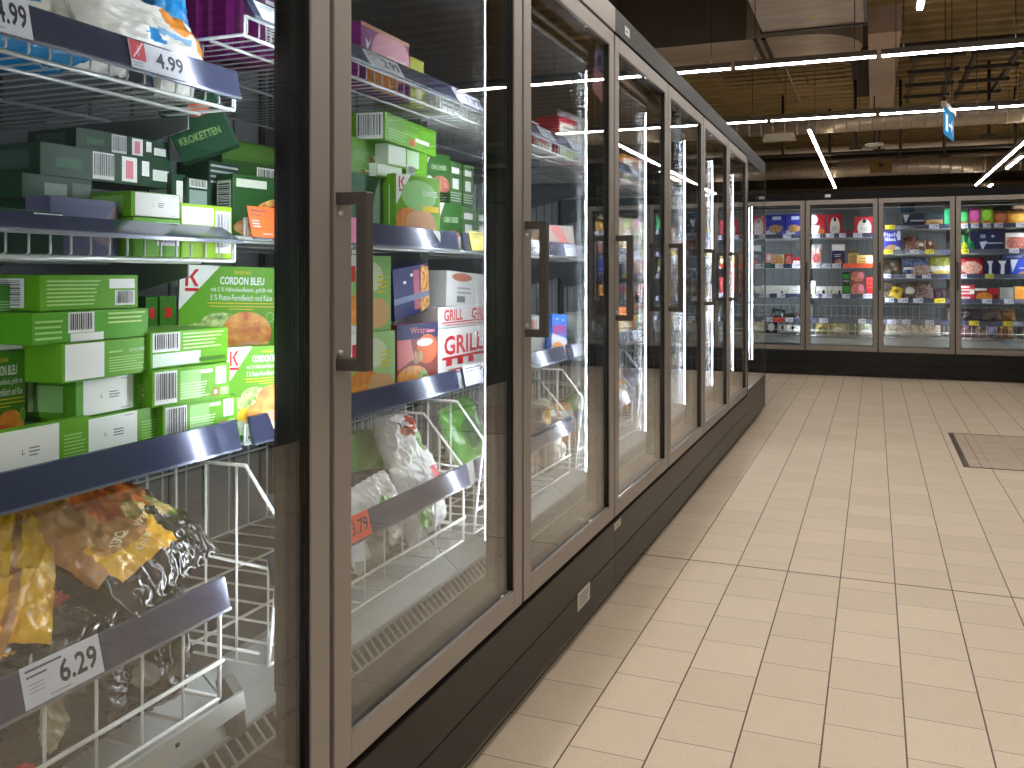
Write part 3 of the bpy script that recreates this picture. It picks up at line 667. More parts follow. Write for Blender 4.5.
# price tickets ----------------------------------------------------------------------------------------------------------------
def ticket_mesh(w, h, price, c=(222, 224, 236), ink=(40, 42, 52), snow=False, fine=True):
    b = MB(); b.box(0, w, -.0012, 0, 0, h, mat(c, .35)); fr = {'f': ((0, -.0012, 0), (w, 0, 0), (0, 0, h), (0, -1, 0))}
    x0 = .44
    if price: decal(b, fr['f'], ('t', price, x0, .22, .94, .80, ink, 1), 0)
    if snow:
        decal(b, fr['f'], ('r', .0, .30, .26, 1, (222, 70, 84)), 0)
        for a in range(3):
            dx, dy = .05*math.cos(a*1.047+.52), .20*math.sin(a*1.047+.52)
            decal(b, fr['f'], ('p', [(.13-dx, .65-dy), (.13-dx+.01, .65-dy-.02), (.13+dx+.01, .65+dy-.02), (.13+dx, .65+dy)], (250, 220, 224)), 1)
        decal(b, fr['f'], ('p', [(.03, .38), (.05, .36), (.24, .95), (.22, .97)], (250, 230, 232)), 2)
        decal(b, fr['f'], ('n', .03, .06, .22, .24, 2, (160, 160, 170)), 0)
    elif fine:
        decal(b, fr['f'], ('n', .05, .80, .60, .94, 1, (80, 80, 90)), 0); decal(b, fr['f'], ('n', .05, .66, .36, .78, 1, (80, 80, 90)), 0); decal(b, fr['f'], ('n', .06, .30, .30, .58, 3, (180, 180, 190)), 0); decal(b, fr['f'], ('n', .30, .06, .6, .16, 1, (170, 170, 180)), 0)
    return b
def LT(px0, px1, z, price, label, c=(222, 224, 236), X=None, h=.044, snow=False, ink=(40, 42, 52), lean=None, basketrail=False, tip=0):
    X = X or (DOORX+SY-.0145)
    if basketrail: X = DOORX+.16-.022
    y, w = solve_w(px0, px1, X, 0)
    o = ticket_mesh(w, h, price, c, ink, snow).build('price_ticket')
    lean = lean if lean is not None else (.21 if not basketrail else math.atan2(.013, .05))
    o.matrix_world = Matrix.Translation((-X, y, z)) @ Matrix.Rotation(math.pi/2, 4, 'Z') @ Matrix.Rotation(-lean, 4, 'X') @ Matrix.Rotation(math.radians(tip), 4, 'Y')
    return tag(o, label, 'price ticket', 'price tickets on the left freezers')
# ------------------------------------------------------------------ left row, first door
F1, F2, F3 = LEFT_BAY1; H1 = LEFT_STD[0]; e = .003
S1d, S2d, S3d = 'on the top shelf behind the first door', 'on the second shelf behind the first door', 'on the third shelf behind the first door'
# top shelf: bags
WF, BF, OF = foil((232, 230, 222)), foil((30, 140, 206)), foil((226, 140, 50))
LB('frozen_food_bag', 140, 1.128, F1+.100, .235, .15, .055, 0, 32, 5, 3, patches(WF, ('e', .78, .75, .12, .22, OF), ('e', .50, .30, .08, .10, BF), ('r', .55, .42, .85, .5, foil((120, 170, 210))), ('e', .93, .5, .05, .25, OF)), 'white frozen food bag with orange and blue print slumped over the top shelf edge', 'bags on the top shelf', rough=.004)
LB('frozen_food_bag', 166, 1.185, F1+.14, .075, .25, .06, 6, 8, -2, 5, patches(BF, ('r', 0, 0, 1, .22, WF)), 'bright blue frozen food bag standing behind the white one on the top shelf', 'bags on the top shelf', rough=.003)
LB('frozen_food_bag', 62, 1.20, F1+.10, .17, .17, .07, 0, 25, -8, 8, patches(WF, ('r', 0, .55, .5, 1, BF), ('e', .4, .5, .2, .2, WF)), 'white bag with blue corner at the left of the top shelf, behind the rail', 'bags on the top shelf')
LB('frozen_food_bag', 5, 1.21, F1+.052, .18, .20, .06, 0, 88, 6, 9, patches(BF, ('e', .5, .35, .3, .3, foil(YEL)), ('r', .0, .6, 1, 1, WF)), 'blue and yellow frozen bag lying flat at the far left of the top shelf', 'bags on the top shelf')
# second shelf
def dk(px0, px1, X, yaw, z0, h, d, lb, decs=None, **k): return L('frozen_food_box', px0, px1, X, yaw, z0, h, d, DKG, decs if decs is not None else d_dark(), lb, 'dark green boxes on the second shelf', **k)
f2 = F2+e
dk(26, 176, 1.22, 0, f2, .086, .12, 'dark green box lowest in the second shelf stack, behind the torn tray', [])
dk(22, 92, 1.21, 0, f2+.087, .038, .12, 'short dark green box in the middle of the second shelf stack', [('f', 'r', .30, .2, .62, .7, (120, 140, 130)), ('f', 'r', .70, .2, .98, .8, (90, 110, 96))])
dk(40, 172, 1.22, 2, f2+.126, .052, .12, 'dark green box with bar code and pink field, high on the second shelf stack')
dk(76, 168, 1.24, 3, f2+.1785, .036, .12, 'dark green box at the top of the second shelf stack under the grey bracket')
L('display_tray', 50, 118, 1.12, 0, f2, .085, .05, (86, 90, 116), [('f', 'r', .02, .1, .98, .9, (78, 82, 110)), ('f', 'p', [(.6, .3), (.98, .98), (.9, .1)], (120, 100, 108)), ('t', 'r', .0, 0, 1, .15, TAN)], 'torn blue-grey cardboard display tray low at the middle of the second shelf', None, 'tray')
dk(-6, 64, 1.10, 0, f2, .060, .012, 'flat dark green carton with white field at the front left of the second shelf', [('f', 'r', .55, .5, .98, .95, WHT), ('f', 't', 'Gratin', .12, .55, .45, .85, (180, 200, 186)), ('t', 'n', .1, .1, .9, .8, 3, (70, 120, 80))])
L('frozen_food_box', 133, 180, 1.10, 4, f2, .062, .12, GRN, [('f', 'b', .5, .3, .98, .9), ('f', 'n', .05, .4, .4, .9, 3, (180, 220, 150))], 'light green box with bar code lowest at the front of the second shelf', 'light green boxes on the second shelf')
L('frozen_food_box', 131, 180, 1.105, 8, f2+.0635, .040, .12, GRN, d_label(.08, .98), 'light green box with wide white field on the second shelf, beside the torn tray', 'light green boxes on the second shelf')
L('frozen_food_box', 181, 232, 1.10, 6, f2, .092, .10, (150, 196, 40), [('f', 'r', .02, .62, .62, .94, WHT), ('f', 'n', .06, .3, .6, .55, 2, YEL), ('f', 'b', .66, .1, .96, .9)], 'light green box with bar code at the right end of the second shelf', 'light green boxes on the second shelf')
dk(172, 186, 1.20, 0, f2+.03, .125, .06, 'small dark green box standing upright with white strip on the second shelf', [('f', 'r', .3, .3, .85, .9, WHT), ('l', 'r', .1, .1, .8, .9, WHT)])
dk(187, 209, 1.19, 0, f2+.04, .110, .06, 'dark green box with pale grey side next to the small upright one', [('f', 'r', .1, .3, .9, .8, (150, 170, 164)), ('f', 'b', .1, .84, .9, .98)])
dk(209, 240, 1.20, 0, f2+.03, .16, .08, 'dark green box with grey data fields right of the pale-sided one', [('f', 'r', .2, .45, .7, .65, GRY), ('f', 'n', .05, .72, .95, .98, 4, (190, 194, 200)), ('f', 'r', .45, .25, .95, .4, WHT)])
dk(183, 244, 1.20, 50, f2+.175, .105, .045, 'dark green potato carton tipped over on top of the second shelf heap', [('f', 't', 'KROKETTEN', .10, .28, .82, .42, (120, 150, 90), 1), ('f', 'e', .62, .80, .2, .14, 'meat'), ('l', 'r', .1, .55, .9, .9, WHT), ('l', 'r', .1, .1, .9, .5, WHT), ('l', 'e', .5, .8, .2, .1, RED)], roll=-24)
# boxes further along, standing in the second bay but seen through the first door
L('frozen_food_box', 233, 292, 1.14, 10, LEFT_STD[1]+e, .12, .05, (40, 84, 40), [('f', 'e', .72, .42, .42, .24, 'pizza', .2), ('f', 'e', .5, .16, .5, .16, 'bread'), ('f', 'r', .05, .80, .55, .93, (210, 216, 200)), ('f', 'p', [(.75, 1), (1, 1), (1, .7)], WHT), ('l', 'b', .1, .4, .9, .9, 1), ('l', 'r', .2, .1, .8, .35, WHT)], 'dark green pizza carton with wrap picture above the orange ticket', 'dark green boxes on the second shelf')
L('frozen_food_box', 222, 300, 1.22, 8, LEFT_STD[1]+e, .20, .06, (44, 82, 30), [('f', 'b', .42, .5, .72, .76), ('f', 'r', .0, .8, 1, .98, (70, 110, 40)), ('f', 'b', .78, .5, .97, .76)], 'dark green box rising behind the wrap carton on the second shelf', 'dark green boxes on the second shelf')
# third shelf: the green cartons
G3 = 'green cartons on the third shelf'
def gc(px0, px1, X, yaw, z0, h, d, base, decs, lb, **k): return L('frozen_food_box', px0, px1, X, yaw, z0, h, d, base, decs, lb, G3, **k)
f3 = F3+e
LAY = .0605
for i, lb in enumerate(('lowest in the right-hand stack', 'second in the right-hand stack', 'third in the right-hand stack', 'topmost in the right-hand stack')):
    x0, x1 = ((166, 240), (163, 237), (152, 230), (150, 228))[i]
    gc(x0, x1, 1.085+.004*(i % 2), (6, 7, 9, 4)[i], f3+(i*LAY-.034 if i else 0), LAY-.001 if i else .0255, .16, GRN, d_end(.30) if i < 3 else [('f', 'b', .03, .45, .36, .96), ('f', 'r', .03, .05, .62, .40, (214, 232, 214))]+[('f', 'n', .40, .45, .96, .95, 5, (190, 226, 150)), ('f', 'r', .6, .08, .96, .2, GRD), ('t', 'n', .1, .1, .9, .9, 4, (150, 204, 110))],
       'green carton with bar code end, %s of the third shelf' % lb)
z = f3
for i, (x0, x1, h, yw, ds, lb) in enumerate(((92, 168, .028, -2, [], 'green carton hidden low behind the price rail, left stack of the third shelf'), (84, 166, .058, -3, d_label(.04, .62), 'green carton with large white field just above the price rail'),
        (76, 157, .056, -4, d_label(.08, .68), 'green carton with large tilted white field, second above the rail'), (62, 150, .056, -2, d_label(.03, .45)[:1]+[('f', 't', 'QUALITÄT', .74, .62, .93, .74, WHT), ('f', 'n', .5, .12, .95, .55, 6, (170, 214, 120)), ('f', 'n', .5, .62, .68, .74, 1, (170, 214, 120)), ('t', 'n', .1, .1, .9, .9, 4, (150, 204, 110))], 'green carton with small white field and fine print, third above the rail'),
        (32, 148, .045, 0, [('f', 'b', .28, .30, .50, .96), ('f', 'r', .30, .02, .58, .28, WHT), ('f', 'n', .02, .1, .26, .8, 4, (160, 208, 120)), ('f', 'n', .62, .5, .98, .95, 3, (190, 220, 130)), ('t', 'n', .1, .1, .9, .9, 4, (150, 204, 110))], 'green carton with bar code in its middle, fourth above the rail'),
        (40, 138, .052, 0, d_text(), 'green carton with bar code at its right, topmost of the left stack'))):
    gc(x0, x1, 1.09+.006*(i % 3), yw, z, h, .15, GRN if i % 2 else (82, 156, 26), ds, lb); z += h+.0008
z = f3+.063
gc(-30, 88, 1.075, 0, f3, .028, .03, GRN, [], 'green carton under the front left one, behind the price rail', tilt=0)
gc(-30, 89, 1.074, 0, f3+.0285, .067, .012, GRN, [('f', 'r', .0, .06, .72, .96, (236, 238, 230)), ('f', 't', 'L', .40, .45, .43, .55, (90, 90, 90)), ('f', 'n', .46, .38, .56, .60, 3, (130, 130, 130)), ('f', 'n', .76, .10, .98, .70, 8, (160, 210, 110))], 'green carton with very large white field at the front left of the third shelf')
gc(27, 64, 1.18, 0, f3+.094, .056, .08, (74, 144, 24), d_label(.02, .42), 'green carton with white field peeping out left of the stack, lower one')
gc(27, 64, 1.182, 0, f3+.151, .056, .08, (74, 144, 24), d_label(.02, .46), 'green carton with white field peeping out left of the stack, upper one')
gc(-40, 25, 1.16, 0, f3+.0, .190, .03, (64, 128, 22), d_cordon(), 'green schnitzel carton standing upright at the left edge of the third shelf')
gc(-30, 33, 1.165, 0, f3+.191, .042, .10, (74, 144, 24), d_label(.45, .98), 'green carton lying on the upright one at the left edge, lower of two')
gc(-30, 36, 1.16, 0, f3+.234, .05, .10, (80, 150, 50), d_end(.2)[2:]+[('f', 'b', .66, .05, .98, .95)], 'green carton with bar code lying on the upright one, upper of two')
gc(146, 158, 1.22, 0, f3, .26, .14, (48, 104, 18), [('l', 'r', .3, .6, .5, .95, (120, 160, 100)), ('f', 'b', .1, .03, .9, .22, 1), ('f', 'r', .3, .85, .7, .92, RED)], 'dark green carton on edge behind the stacks, left of two')
gc(160, 176, 1.22, 0, f3, .26, .14, (48, 104, 18), [('l', 'r', .3, .6, .5, .95, (120, 160, 100)), ('f', 'b', .1, .03, .9, .22, 1), ('f', 'r', .3, .85, .7, .92, RED)], 'dark green carton on edge behind the stacks, right of two')
gc(226, 290, 1.10, 34, LEFT_STD[2]+e, .168, .035, GRN, d_cordon(), 'cordon bleu carton with white corner leaning low behind the short price rail', roll=0)
gc(176, 274, 1.245, 40, LEFT_STD[2]+.117, .205, .045, GRN, d_cordon(), 'cordon bleu carton facing the viewer, propped high at the right of the third shelf', roll=2)
gc(184, 270, 1.255, 40, LEFT_STD[2]+e, .112, .06, GRD, d_end(), 'green carton underneath the propped cordon bleu carton')
gc(276, 300, 1.34, 20, LEFT_STD[2]+e, .27, .05, (48, 104, 18), [('f', 'b', .0, .05, .9, .3, 1)], 'dark green carton on edge right of the propped cordon bleu carton')
# basket
BKF, YLF, BRF = noisy((12, 10, 9), (32, 26, 22), 14, .14, coat=.6), noisy((226, 158, 10), (244, 190, 22), 9, .2, coat=.5), noisy((150, 92, 36), (206, 150, 84), 22, .25, coat=.4)
WINGS = noisy((150, 44, 14), (222, 116, 52), 26, .2, lo=.35, hi=.65, coat=.5); HERB = noisy((90, 120, 40), (226, 190, 130), 60, .25, lo=.4, hi=.6)
BB = 'yellow and black chicken bags in the nearest basket'
def wingbag(px, X, z, w, h, t, yaw, tilt, spin, seed, ps, lb, words=None, **k):
    o = LB('frozen_food_bag', px, X, z, w, h, t, yaw, tilt, spin, seed, patches(BKF, *ps), lb, BB, nu=80, nv=60, rough=.0075, lump=.22, **k)
    return o
wb = wingbag(112, 1.15, .736, .222, .27, .07, -4, 56, -12, 4, [('r', .0, .26, .62, .98, BRF), ('r', .06, .18, .66, .46, YLF), ('e', .34, .40, .26, .08, BRF), ('e', .64, .70, .34, .24, WINGS), ('e', .86, .44, .12, .12, HERB), ('e', .60, .50, .10, .06, HERB), ('r', .04, .92, .95, .985, YLF)],
             'yellow and black chicken wings bag lying on top of the nearest basket, wings pictured', None)
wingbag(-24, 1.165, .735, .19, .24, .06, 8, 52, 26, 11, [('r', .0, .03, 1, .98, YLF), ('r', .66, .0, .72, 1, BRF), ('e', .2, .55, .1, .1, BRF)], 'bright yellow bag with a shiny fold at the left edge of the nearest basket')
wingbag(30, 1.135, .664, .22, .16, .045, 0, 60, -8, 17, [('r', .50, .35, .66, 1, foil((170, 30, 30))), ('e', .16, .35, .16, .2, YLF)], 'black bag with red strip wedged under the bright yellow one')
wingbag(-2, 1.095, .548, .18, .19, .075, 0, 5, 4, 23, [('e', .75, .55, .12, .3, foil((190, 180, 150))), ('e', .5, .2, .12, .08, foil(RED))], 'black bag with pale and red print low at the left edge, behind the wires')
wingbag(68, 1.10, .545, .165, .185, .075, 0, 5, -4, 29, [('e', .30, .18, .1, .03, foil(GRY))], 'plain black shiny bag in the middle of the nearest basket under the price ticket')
wingbag(142, 1.105, .545, .155, .185, .08, 0, 5, 5, 31, [('e', .3, .4, .12, .10, foil((150, 140, 136))), ('e', .72, .82, .16, .07, YLF)], 'crumpled black bag with yellow spot and painted glint below the right end of the rail')  # grey patch is a glint put into the film's colour
# printed words on the top bag follow its slope
def bagword(host, s, cx_, cz_, w, h, rot, m):
    v, f, asp = text_mesh(s, True); cr, sr = math.cos(rot), math.sin(rot); b = MB(); mw = host.matrix_world; me = host.data; inv = None
    pts = []
    for p in v:
        x, z = (p[0]-.5)*w, (p[1]-.5)*h; x, z = cx_+x*cr-z*sr, cz_+x*sr+z*cr
        hit, loc, nn, _ = host.ray_cast(Vector((x, -1, z)), Vector((0, 1, 0)))
        pts.append((x, (loc.y if hit else 0)-.0016, z))
    b.add(pts, f, m); return b.build('print', host)
bpy.context.view_layer.update()
wpr = mat((240, 222, 180), .3)
bagword(wb, 'BBQ', -.045, -.030, .036, .018, .45, wpr); bagword(wb, 'Chicken', -.020, -.055, .05, .014, .35, wpr); bagword(wb, 'Wings', .012, -.025, .045, .015, .4, wpr)
# price tickets behind the first door
LT(-32, 33, F1+.016, '4.99', 'white price ticket reading 4.99 at the top left corner', h=.056)
LT(132, 188, F1+.018, '4.99', 'price ticket with red crossed snowflake reading 4.99 on the top shelf rail', snow=True)
LT(26, 104, .600, '6.29', 'price ticket reading 6.29 on the rail of the nearest basket', basketrail=True, h=.052)
LT(263, 310, H1+.031, '3.49', 'white price ticket on the raised top shelf rail beside the purple boxes', lean=.55)
LT(252, 288, LEFT_STD[1]+.0, None, 'blank orange price ticket at the right end of the second shelf rail', c=(250, 96, 40), h=.056)
# ------------------------------------------------------------------ left row, second door
B1, B2, B3 = LEFT_STD; z1, z2, z3 = B1+e, B2+e, B3+e
PB = 'purple chicken boxes on the top shelf'
dpur = [('f', 'e', .62, .62, .42, .42, (226, 150, 170)), ('f', 'e', .42, .22, .34, .26, 'food'), ('f', 't', 'CORDON BLEU', .52, .50, .92, .64, WHT, 1), ('f', 'p', [(.08, .78), (.11, .58), (.15, .66), (.19, .80), (.14, .70)], WHT), ('f', 'r', .0, .94, 1, 1, (214, 150, 120)), ('l', 'r', .40, .1, .58, .5, (230, 210, 226)), ('l', 'r', .72, .0, .76, 1, (150, 60, 140)), ('t', 'r', 0, 0, 1, 1, (206, 140, 110))]
L('frozen_food_box', 361, 409, 1.105, 0, z1, .145, .06, PUR, dpur, 'purple cordon bleu box with hen emblem on the top shelf behind the second door', PB)
for i, (x0, x1) in enumerate(((196, 226), (226, 258), (258, 292))):
    y0 = onX(x0, 1.26)
    L('frozen_food_box', x0, x1, 1.30-.07*i, 0, z1, .140+.006*i, .10, (112, 16, 100), [('l', 'r', .30, .1, .40, .8, (150, 50, 136)), ('l', 'r', .55, .1, .66, .85, (160, 70, 140)), ('f', 'b', .2, .2, .8, .8, 1), ('t', 'r', 0, 0, 1, 1, (150, 90, 70))], 'purple box seen from the side on the raised top shelf, %s' % ('farthest left', 'middle one', 'nearest its white ticket')[i], PB)
L('frozen_food_box', 410, 424, 1.12, 0, z1, .125, .10, (170, 176, 70), [('f', 'r', .4, .1, .8, .7, (210, 206, 170)), ('l', 'b', .4, .1, .7, .7, 1)], 'small olive carton right of the purple cordon bleu box', 'small cartons on the top shelf')
L('frozen_food_box', 440, 468, 1.12, 0, z1, .095, .12, WHT, [('l', 'r', .1, .1, .9, .9, (226, 228, 226)), ('f', 'n', .1, .3, .8, .7, 3, GRY)], 'plain white carton at the right of the top shelf behind the second door', 'small cartons on the top shelf')
L('frozen_food_box', 471, 500, 1.12, 0, z1, .075, .10, (216, 214, 210), [('f', 'n', .1, .3, .8, .7, 3, GRY)], 'low pale carton half hidden by the light strip behind the second door', 'small cartons on the top shelf')
G2 = 'green boxes on the second shelf behind the second door'
def g2(px0, px1, X, yaw, z0, h, d, base, decs, lb, **k): return L('frozen_food_box', px0, px1, X, yaw, z0, h, d, base, decs, lb, G2, **k)
dside = [('f', 'r', .32, .42, .62, .58, (120, 180, 70)), ('f', 'r', .46, .10, .54, .34, RED), ('f', 'r', .56, .3, .84, .44, WHT), ('f', 'n', .06, .1, .42, .5, 4, (150, 204, 110)), ('l', 'b', .15, .05, .85, .95)]
g2(385, 436, 1.10, -6, z2+.251, .068, .10, GRN, [('l', 'b', .25, .04, .95, .96)]+dside[:4], 'green carton with bar code side, topmost on the second shelf behind the second door')
g2(352, 388, 1.14, -8, z2+.194, .056, .12, GRN, dside[:4]+[('r', 'r', .1, .1, .9, .9, WHT)], 'green carton under the topmost one, left of the white-ended boxes')
g2(350, 376, 1.13, -4, z2+.164, .029, .12, GRN, dside[:4], 'green carton lower in the stack beside the handle of the second door')
g2(388, 406, 1.12, 0, z2+.196, .054, .10, (120, 180, 60), [('f', 'r', .02, .1, .98, .96, (226, 236, 222)), ('l', 'r', 0, 0, 1, 1, (226, 236, 222))], 'green carton with white end below the topmost one, upper of two')
g2(377, 402, 1.115, 0, z2+.164, .031, .10, (120, 180, 60), [('f', 'r', .02, .1, .98, .96, (226, 236, 222)), ('l', 'r', 0, 0, 1, 1, (226, 236, 222))], 'green carton with white end below the topmost one, lower of two')
g2(406, 427, 1.125, 0, z2+.15, .10, .10, GRN, [('f', 'r', .05, .55, .6, .98, (200, 226, 190)), ('f', 'b', .02, .3, .4, .6), ('f', 'r', .45, .0, 1, .34, (80, 190, 30))], 'green carton with checkered code behind the upright schnitzel carton')
g2(396, 440, 1.085, 12, z2, .174, .06, GRN, [('f', 'p', [(0, .56), (.32, 1), (0, 1)], WHT)]+KMARK+[('f', 'e', .25, .32, .28, .22, 'food'), ('f', 'e', .55, .28, .36, .26, (222, 170, 130)), ('f', 'e', .50, .72, .4, .22, (150, 206, 130)), ('f', 't', 'SCHNITZEL', .58, .72, .94, .80, WHT), ('f', 'r', .58, .50, .96, .58, YEL), ('f', 'e', .9, .1, .16, .14, (226, 232, 220)), ('l', 'r', .62, .2, .70, .85, (200, 226, 170)), ('l', 'e', .75, .2, .06, .04, RED)], 'upright green schnitzel carton with plate picture on the second shelf behind the second door')
g2(349, 380, 1.12, 0, z2, .162, .05, (20, 84, 44), [('f', 'p', [(.5, 0), (1, 0), (1, 1), (.85, .8)], (150, 180, 160))], 'dark green carton standing behind the door handle')
dk2 = [('f', 'p', [(0, .5), (.3, 1), (0, 1)], (214, 216, 210)), ('f', 'r', .06, .62, .12, .92, RED), ('f', 't', 'CHILI CHEESE', .28, .58, .84, .70, (190, 206, 170), 1), ('f', 'e', .62, .18, .36, .24, 'meat'), ('f', 'e', .2, .3, .12, .1, WHT), ('l', 'n', .2, .1, .8, .9, 4, GRY)]
g2(424, 450, 1.16, 20, z2+.160, .105, .05, (52, 104, 42), dk2, 'dark green snack carton with white corner, upper one of two facing left')
g2(437, 462, 1.13, 20, z2, .128, .05, (52, 104, 42), dk2, 'dark green snack carton with white corner, lower one of two facing left')
for i, (x0, x1, zz, h) in enumerate(((450, 462, .130, .122), (463, 474, .130, .122), (462, 476, 0, .128), (477, 488, 0, .128))):
    g2(x0, x1, 1.13, 0, z2+zz, h, .09, (58, 108, 44), [('f', 'r', .15, .72, .75, .86, WHT), ('f', 'r', .2, .36, .7, .6, WHT), ('f', 'n', .05, .06, .95, .3, 4, (190, 200, 186)), ('l', 'n', .05, .06, .95, .3, 4, (190, 200, 186))], 'dark green snack carton on edge beside the light strip, %s' % ('upper left', 'upper right', 'lower left', 'lower right')[i])
G4 = 'cartons on the third shelf behind the second door'
def g4(px0, px1, X, yaw, z0, h, d, base, decs, lb, **k): return L('frozen_food_box', px0, px1, X, yaw, z0, h, d, base, decs, lb, G4, **k)
dch = [('f', 'p', [(0, .60), (.30, 1), (0, 1)], WHT), ('f', 'r', .04, .66, .14, .86, RED), ('f', 'e', .30, .30, .32, .24, 'food'), ('f', 'e', .66, .24, .30, .20, (224, 176, 120)), ('f', 'e', .5, .72, .30, .20, (214, 232, 190)), ('f', 'n', .66, .5, .92, .75, 4, YEL), ('f', 'r', .02, .0, .2, .1, (220, 226, 236)), ('l', 'r', .3, .2, .5, .8, (170, 210, 140))]
g4(350, 395, 1.085, 6, z3, .168, .05, (170, 212, 140), dch, 'pale green chicken carton at the front left of the third shelf, lower of two')
g4(349, 391, 1.09, 6, z3+.169, .174, .05, (150, 204, 120), dch, 'pale green chicken carton at the front left of the third shelf, upper of two')
g4(350, 372, 1.12, 0, z3+.345, .012, .09, GRN, [('f', 'r', .08, .1, .40, .9, WHT), ('f', 'r', .44, .3, .95, .9, WHT)], 'flat green carton with two white fields just under the second shelf')
g4(397, 438, 1.11, 8, z3, .175, .05, (150, 60, 52), [('f', 'r', 0, .78, 1, 1, NVY), ('f', 'e', .72, .62, .26, .22, (222, 110, 60)), ('f', 'e', .66, .72, .20, .06, WHT), ('f', 'e', .45, .52, .18, .10, 'bread'), ('f', 'e', .36, .22, .38, .18, 'food'), ('f', 'e', .62, .18, .14, .14, 'salad'), ('f', 'p', [(0, .35), (.4, .5), (.3, .78), (0, .78)], (226, 130, 130)), ('f', 't', 'Wraps', .3, .83, .74, .95, (226, 120, 130)), ('f', 'r', .7, .86, .9, .9, PNK)], 'red and navy wrap carton with filled roll picture on the third shelf')
g4(395, 430, 1.14, -6, z3+.182, .13, .09, NVY, [('f', 'r', .55, .1, .72, .9, (170, 90, 110)), ('f', 'p', [(.72, 0), (.78, 1), (1, .9), (1, .1)], 'pizza'), ('f', 'r', .0, .30, 1, .42, (110, 120, 150)), ('f', 'e', .3, .7, .04, .03, WHT), ('f', 'e', .5, .82, .04, .03, WHT), ('l', 'r', .2, .2, .6, .9, (120, 60, 100))], 'navy blue carton with stars tipped on top of the wrap carton', roll=-6)
dst = [('f', 't', 'GRILL', .06, .50, .50, .86, RED, 1), ('f', 'r', .04, .42, .52, .47, RED), ('f', 'r', .08, .30, .14, .42, RED), ('f', 'r', .2, .30, .26, .42, RED), ('f', 'r', .32, .30, .38, .42, RED), ('f', 'n', .1, .12, .5, .26, 2, (196, 60, 66)), ('l', 'n', .2, .2, .8, .8, 4, RED)]
g4(438, 520, 1.12, 0, z3, .150, .10, (226, 226, 222), dst, 'white carton with red grill print, lowest of three on the third shelf')
g4(438, 520, 1.125, 0, z3+.152, .058, .10, (212, 212, 210), [('f', 't', 'GRILL', .06, .30, .26, .86, RED, 1), ('f', 't', 'GRILL', .36, .30, .60, .86, RED, 1), ('f', 'r', .04, .2, .62, .26, RED), ('f', 'n', .08, .05, .6, .16, 1, (196, 60, 66))], 'white carton with red print twice over, middle of three on the third shelf')
g4(446, 520, 1.13, 0, z3+.212, .10, .08, (206, 206, 204), [('f', 'e', .18, .84, .12, .12, (190, 110, 80)), ('f', 'r', .12, .12, .22, .3, (120, 122, 120)), ('f', 'b', .62, .2, .72, .8, 1), ('f', 'n', .12, .34, .3, .6, 2, GRY)], 'pale carton with brown spot, topmost of three at the right of the third shelf', roll=3)
# white and green bags in the second basket
WB_, GB_ = noisy((206, 208, 206), (236, 236, 232), 12, .2, coat=.5), noisy((60, 140, 44), (104, 176, 70), 10, .25, coat=.5)
CLR = noisy((126, 130, 122), (176, 180, 170), 20, .18, coat=.6)
V2 = 'white and green bags in the second basket'
for i, (px, X, zz, w, h, t, yw, ti, sp, sd, ps, lb) in enumerate((
        (402, 1.155, .70, .145, .20, .06, 0, 30, 12, 41, [('e', .50, .66, .22, .08, WINGS), ('e', .78, .82, .12, .12, foil(RED)), ('e', .86, .55, .16, .14, GB_), ('r', .30, .1, .5, .3, GB_)], 'white bag with red emblem and green patch on top in the second basket'),
        (418, 1.105, .582, .175, .21, .07, 0, 10, -8, 43, [('e', .3, .35, .16, .2, GB_), ('e', .75, .7, .12, .1, foil(RED))], 'white bag with green leaf shape leaning on the second basket rail'),
        (372, 1.105, .574, .17, .20, .07, 0, 8, -6, 47, [('e', .6, .6, .2, .2, GB_), ('e', .3, .3, .2, .2, CLR), ('r', .0, .0, 1, .2, CLR)], 'clear and green vegetable bag at the left of the second basket'),
        (367, 1.24, .64, .16, .22, .07, 0, 16, 10, 53, [('r', .0, .0, 1, .5, foil((40, 50, 48))), ('e', .7, .7, .2, .2, GB_)], 'dark green vegetable bag at the back left of the second basket'),
        (466, 1.14, .66, .19, .24, .07, 0, 18, -8, 59, [('r', .0, .3, 1, 1, GB_), ('e', .4, .6, .2, .2, foil((30, 100, 60)))], 'green bag at the left of the third basket, seen through the second door'))):
    LB('frozen_food_bag', px, X, zz, w, h, t, yw, ti, sp, sd, patches(WB_ if i != 3 else GB_, *ps), lb, V2, nu=56, nv=44, rough=.006)
wb2 = [o for o in bpy.data.objects if o.get('label', '').startswith('white bag with red emblem')][0]
bpy.context.view_layer.update(); bagword(wb2, 'Pommes', .01, .03, .09, .022, -.4, mat((60, 60, 66), .4))
LT(338, 372, .600, '3.79', 'orange price ticket reading 3.79 on the rail of the second basket', c=(246, 84, 50), basketrail=True, h=.052)
LT(340, 361, B2+.0, None, 'pink price ticket half hidden by the second door frame', c=(240, 150, 190), h=.056)
LT(466, 500, B3+.0, '2.89', 'price ticket reading 2.89 beside the light strip of the second door', h=.054)
LT(472, 500, B2+.0, None, 'yellow price ticket beside the light strip of the second door', c=(236, 222, 110), h=.054)
LT(371, 405, B1+.031, '2.99', 'price ticket reading 2.99 under the purple cordon bleu box', lean=.55)
LT(459, 484, B1+.031, '1.79', 'price ticket reading 1.79 under the plain white carton', lean=.55)
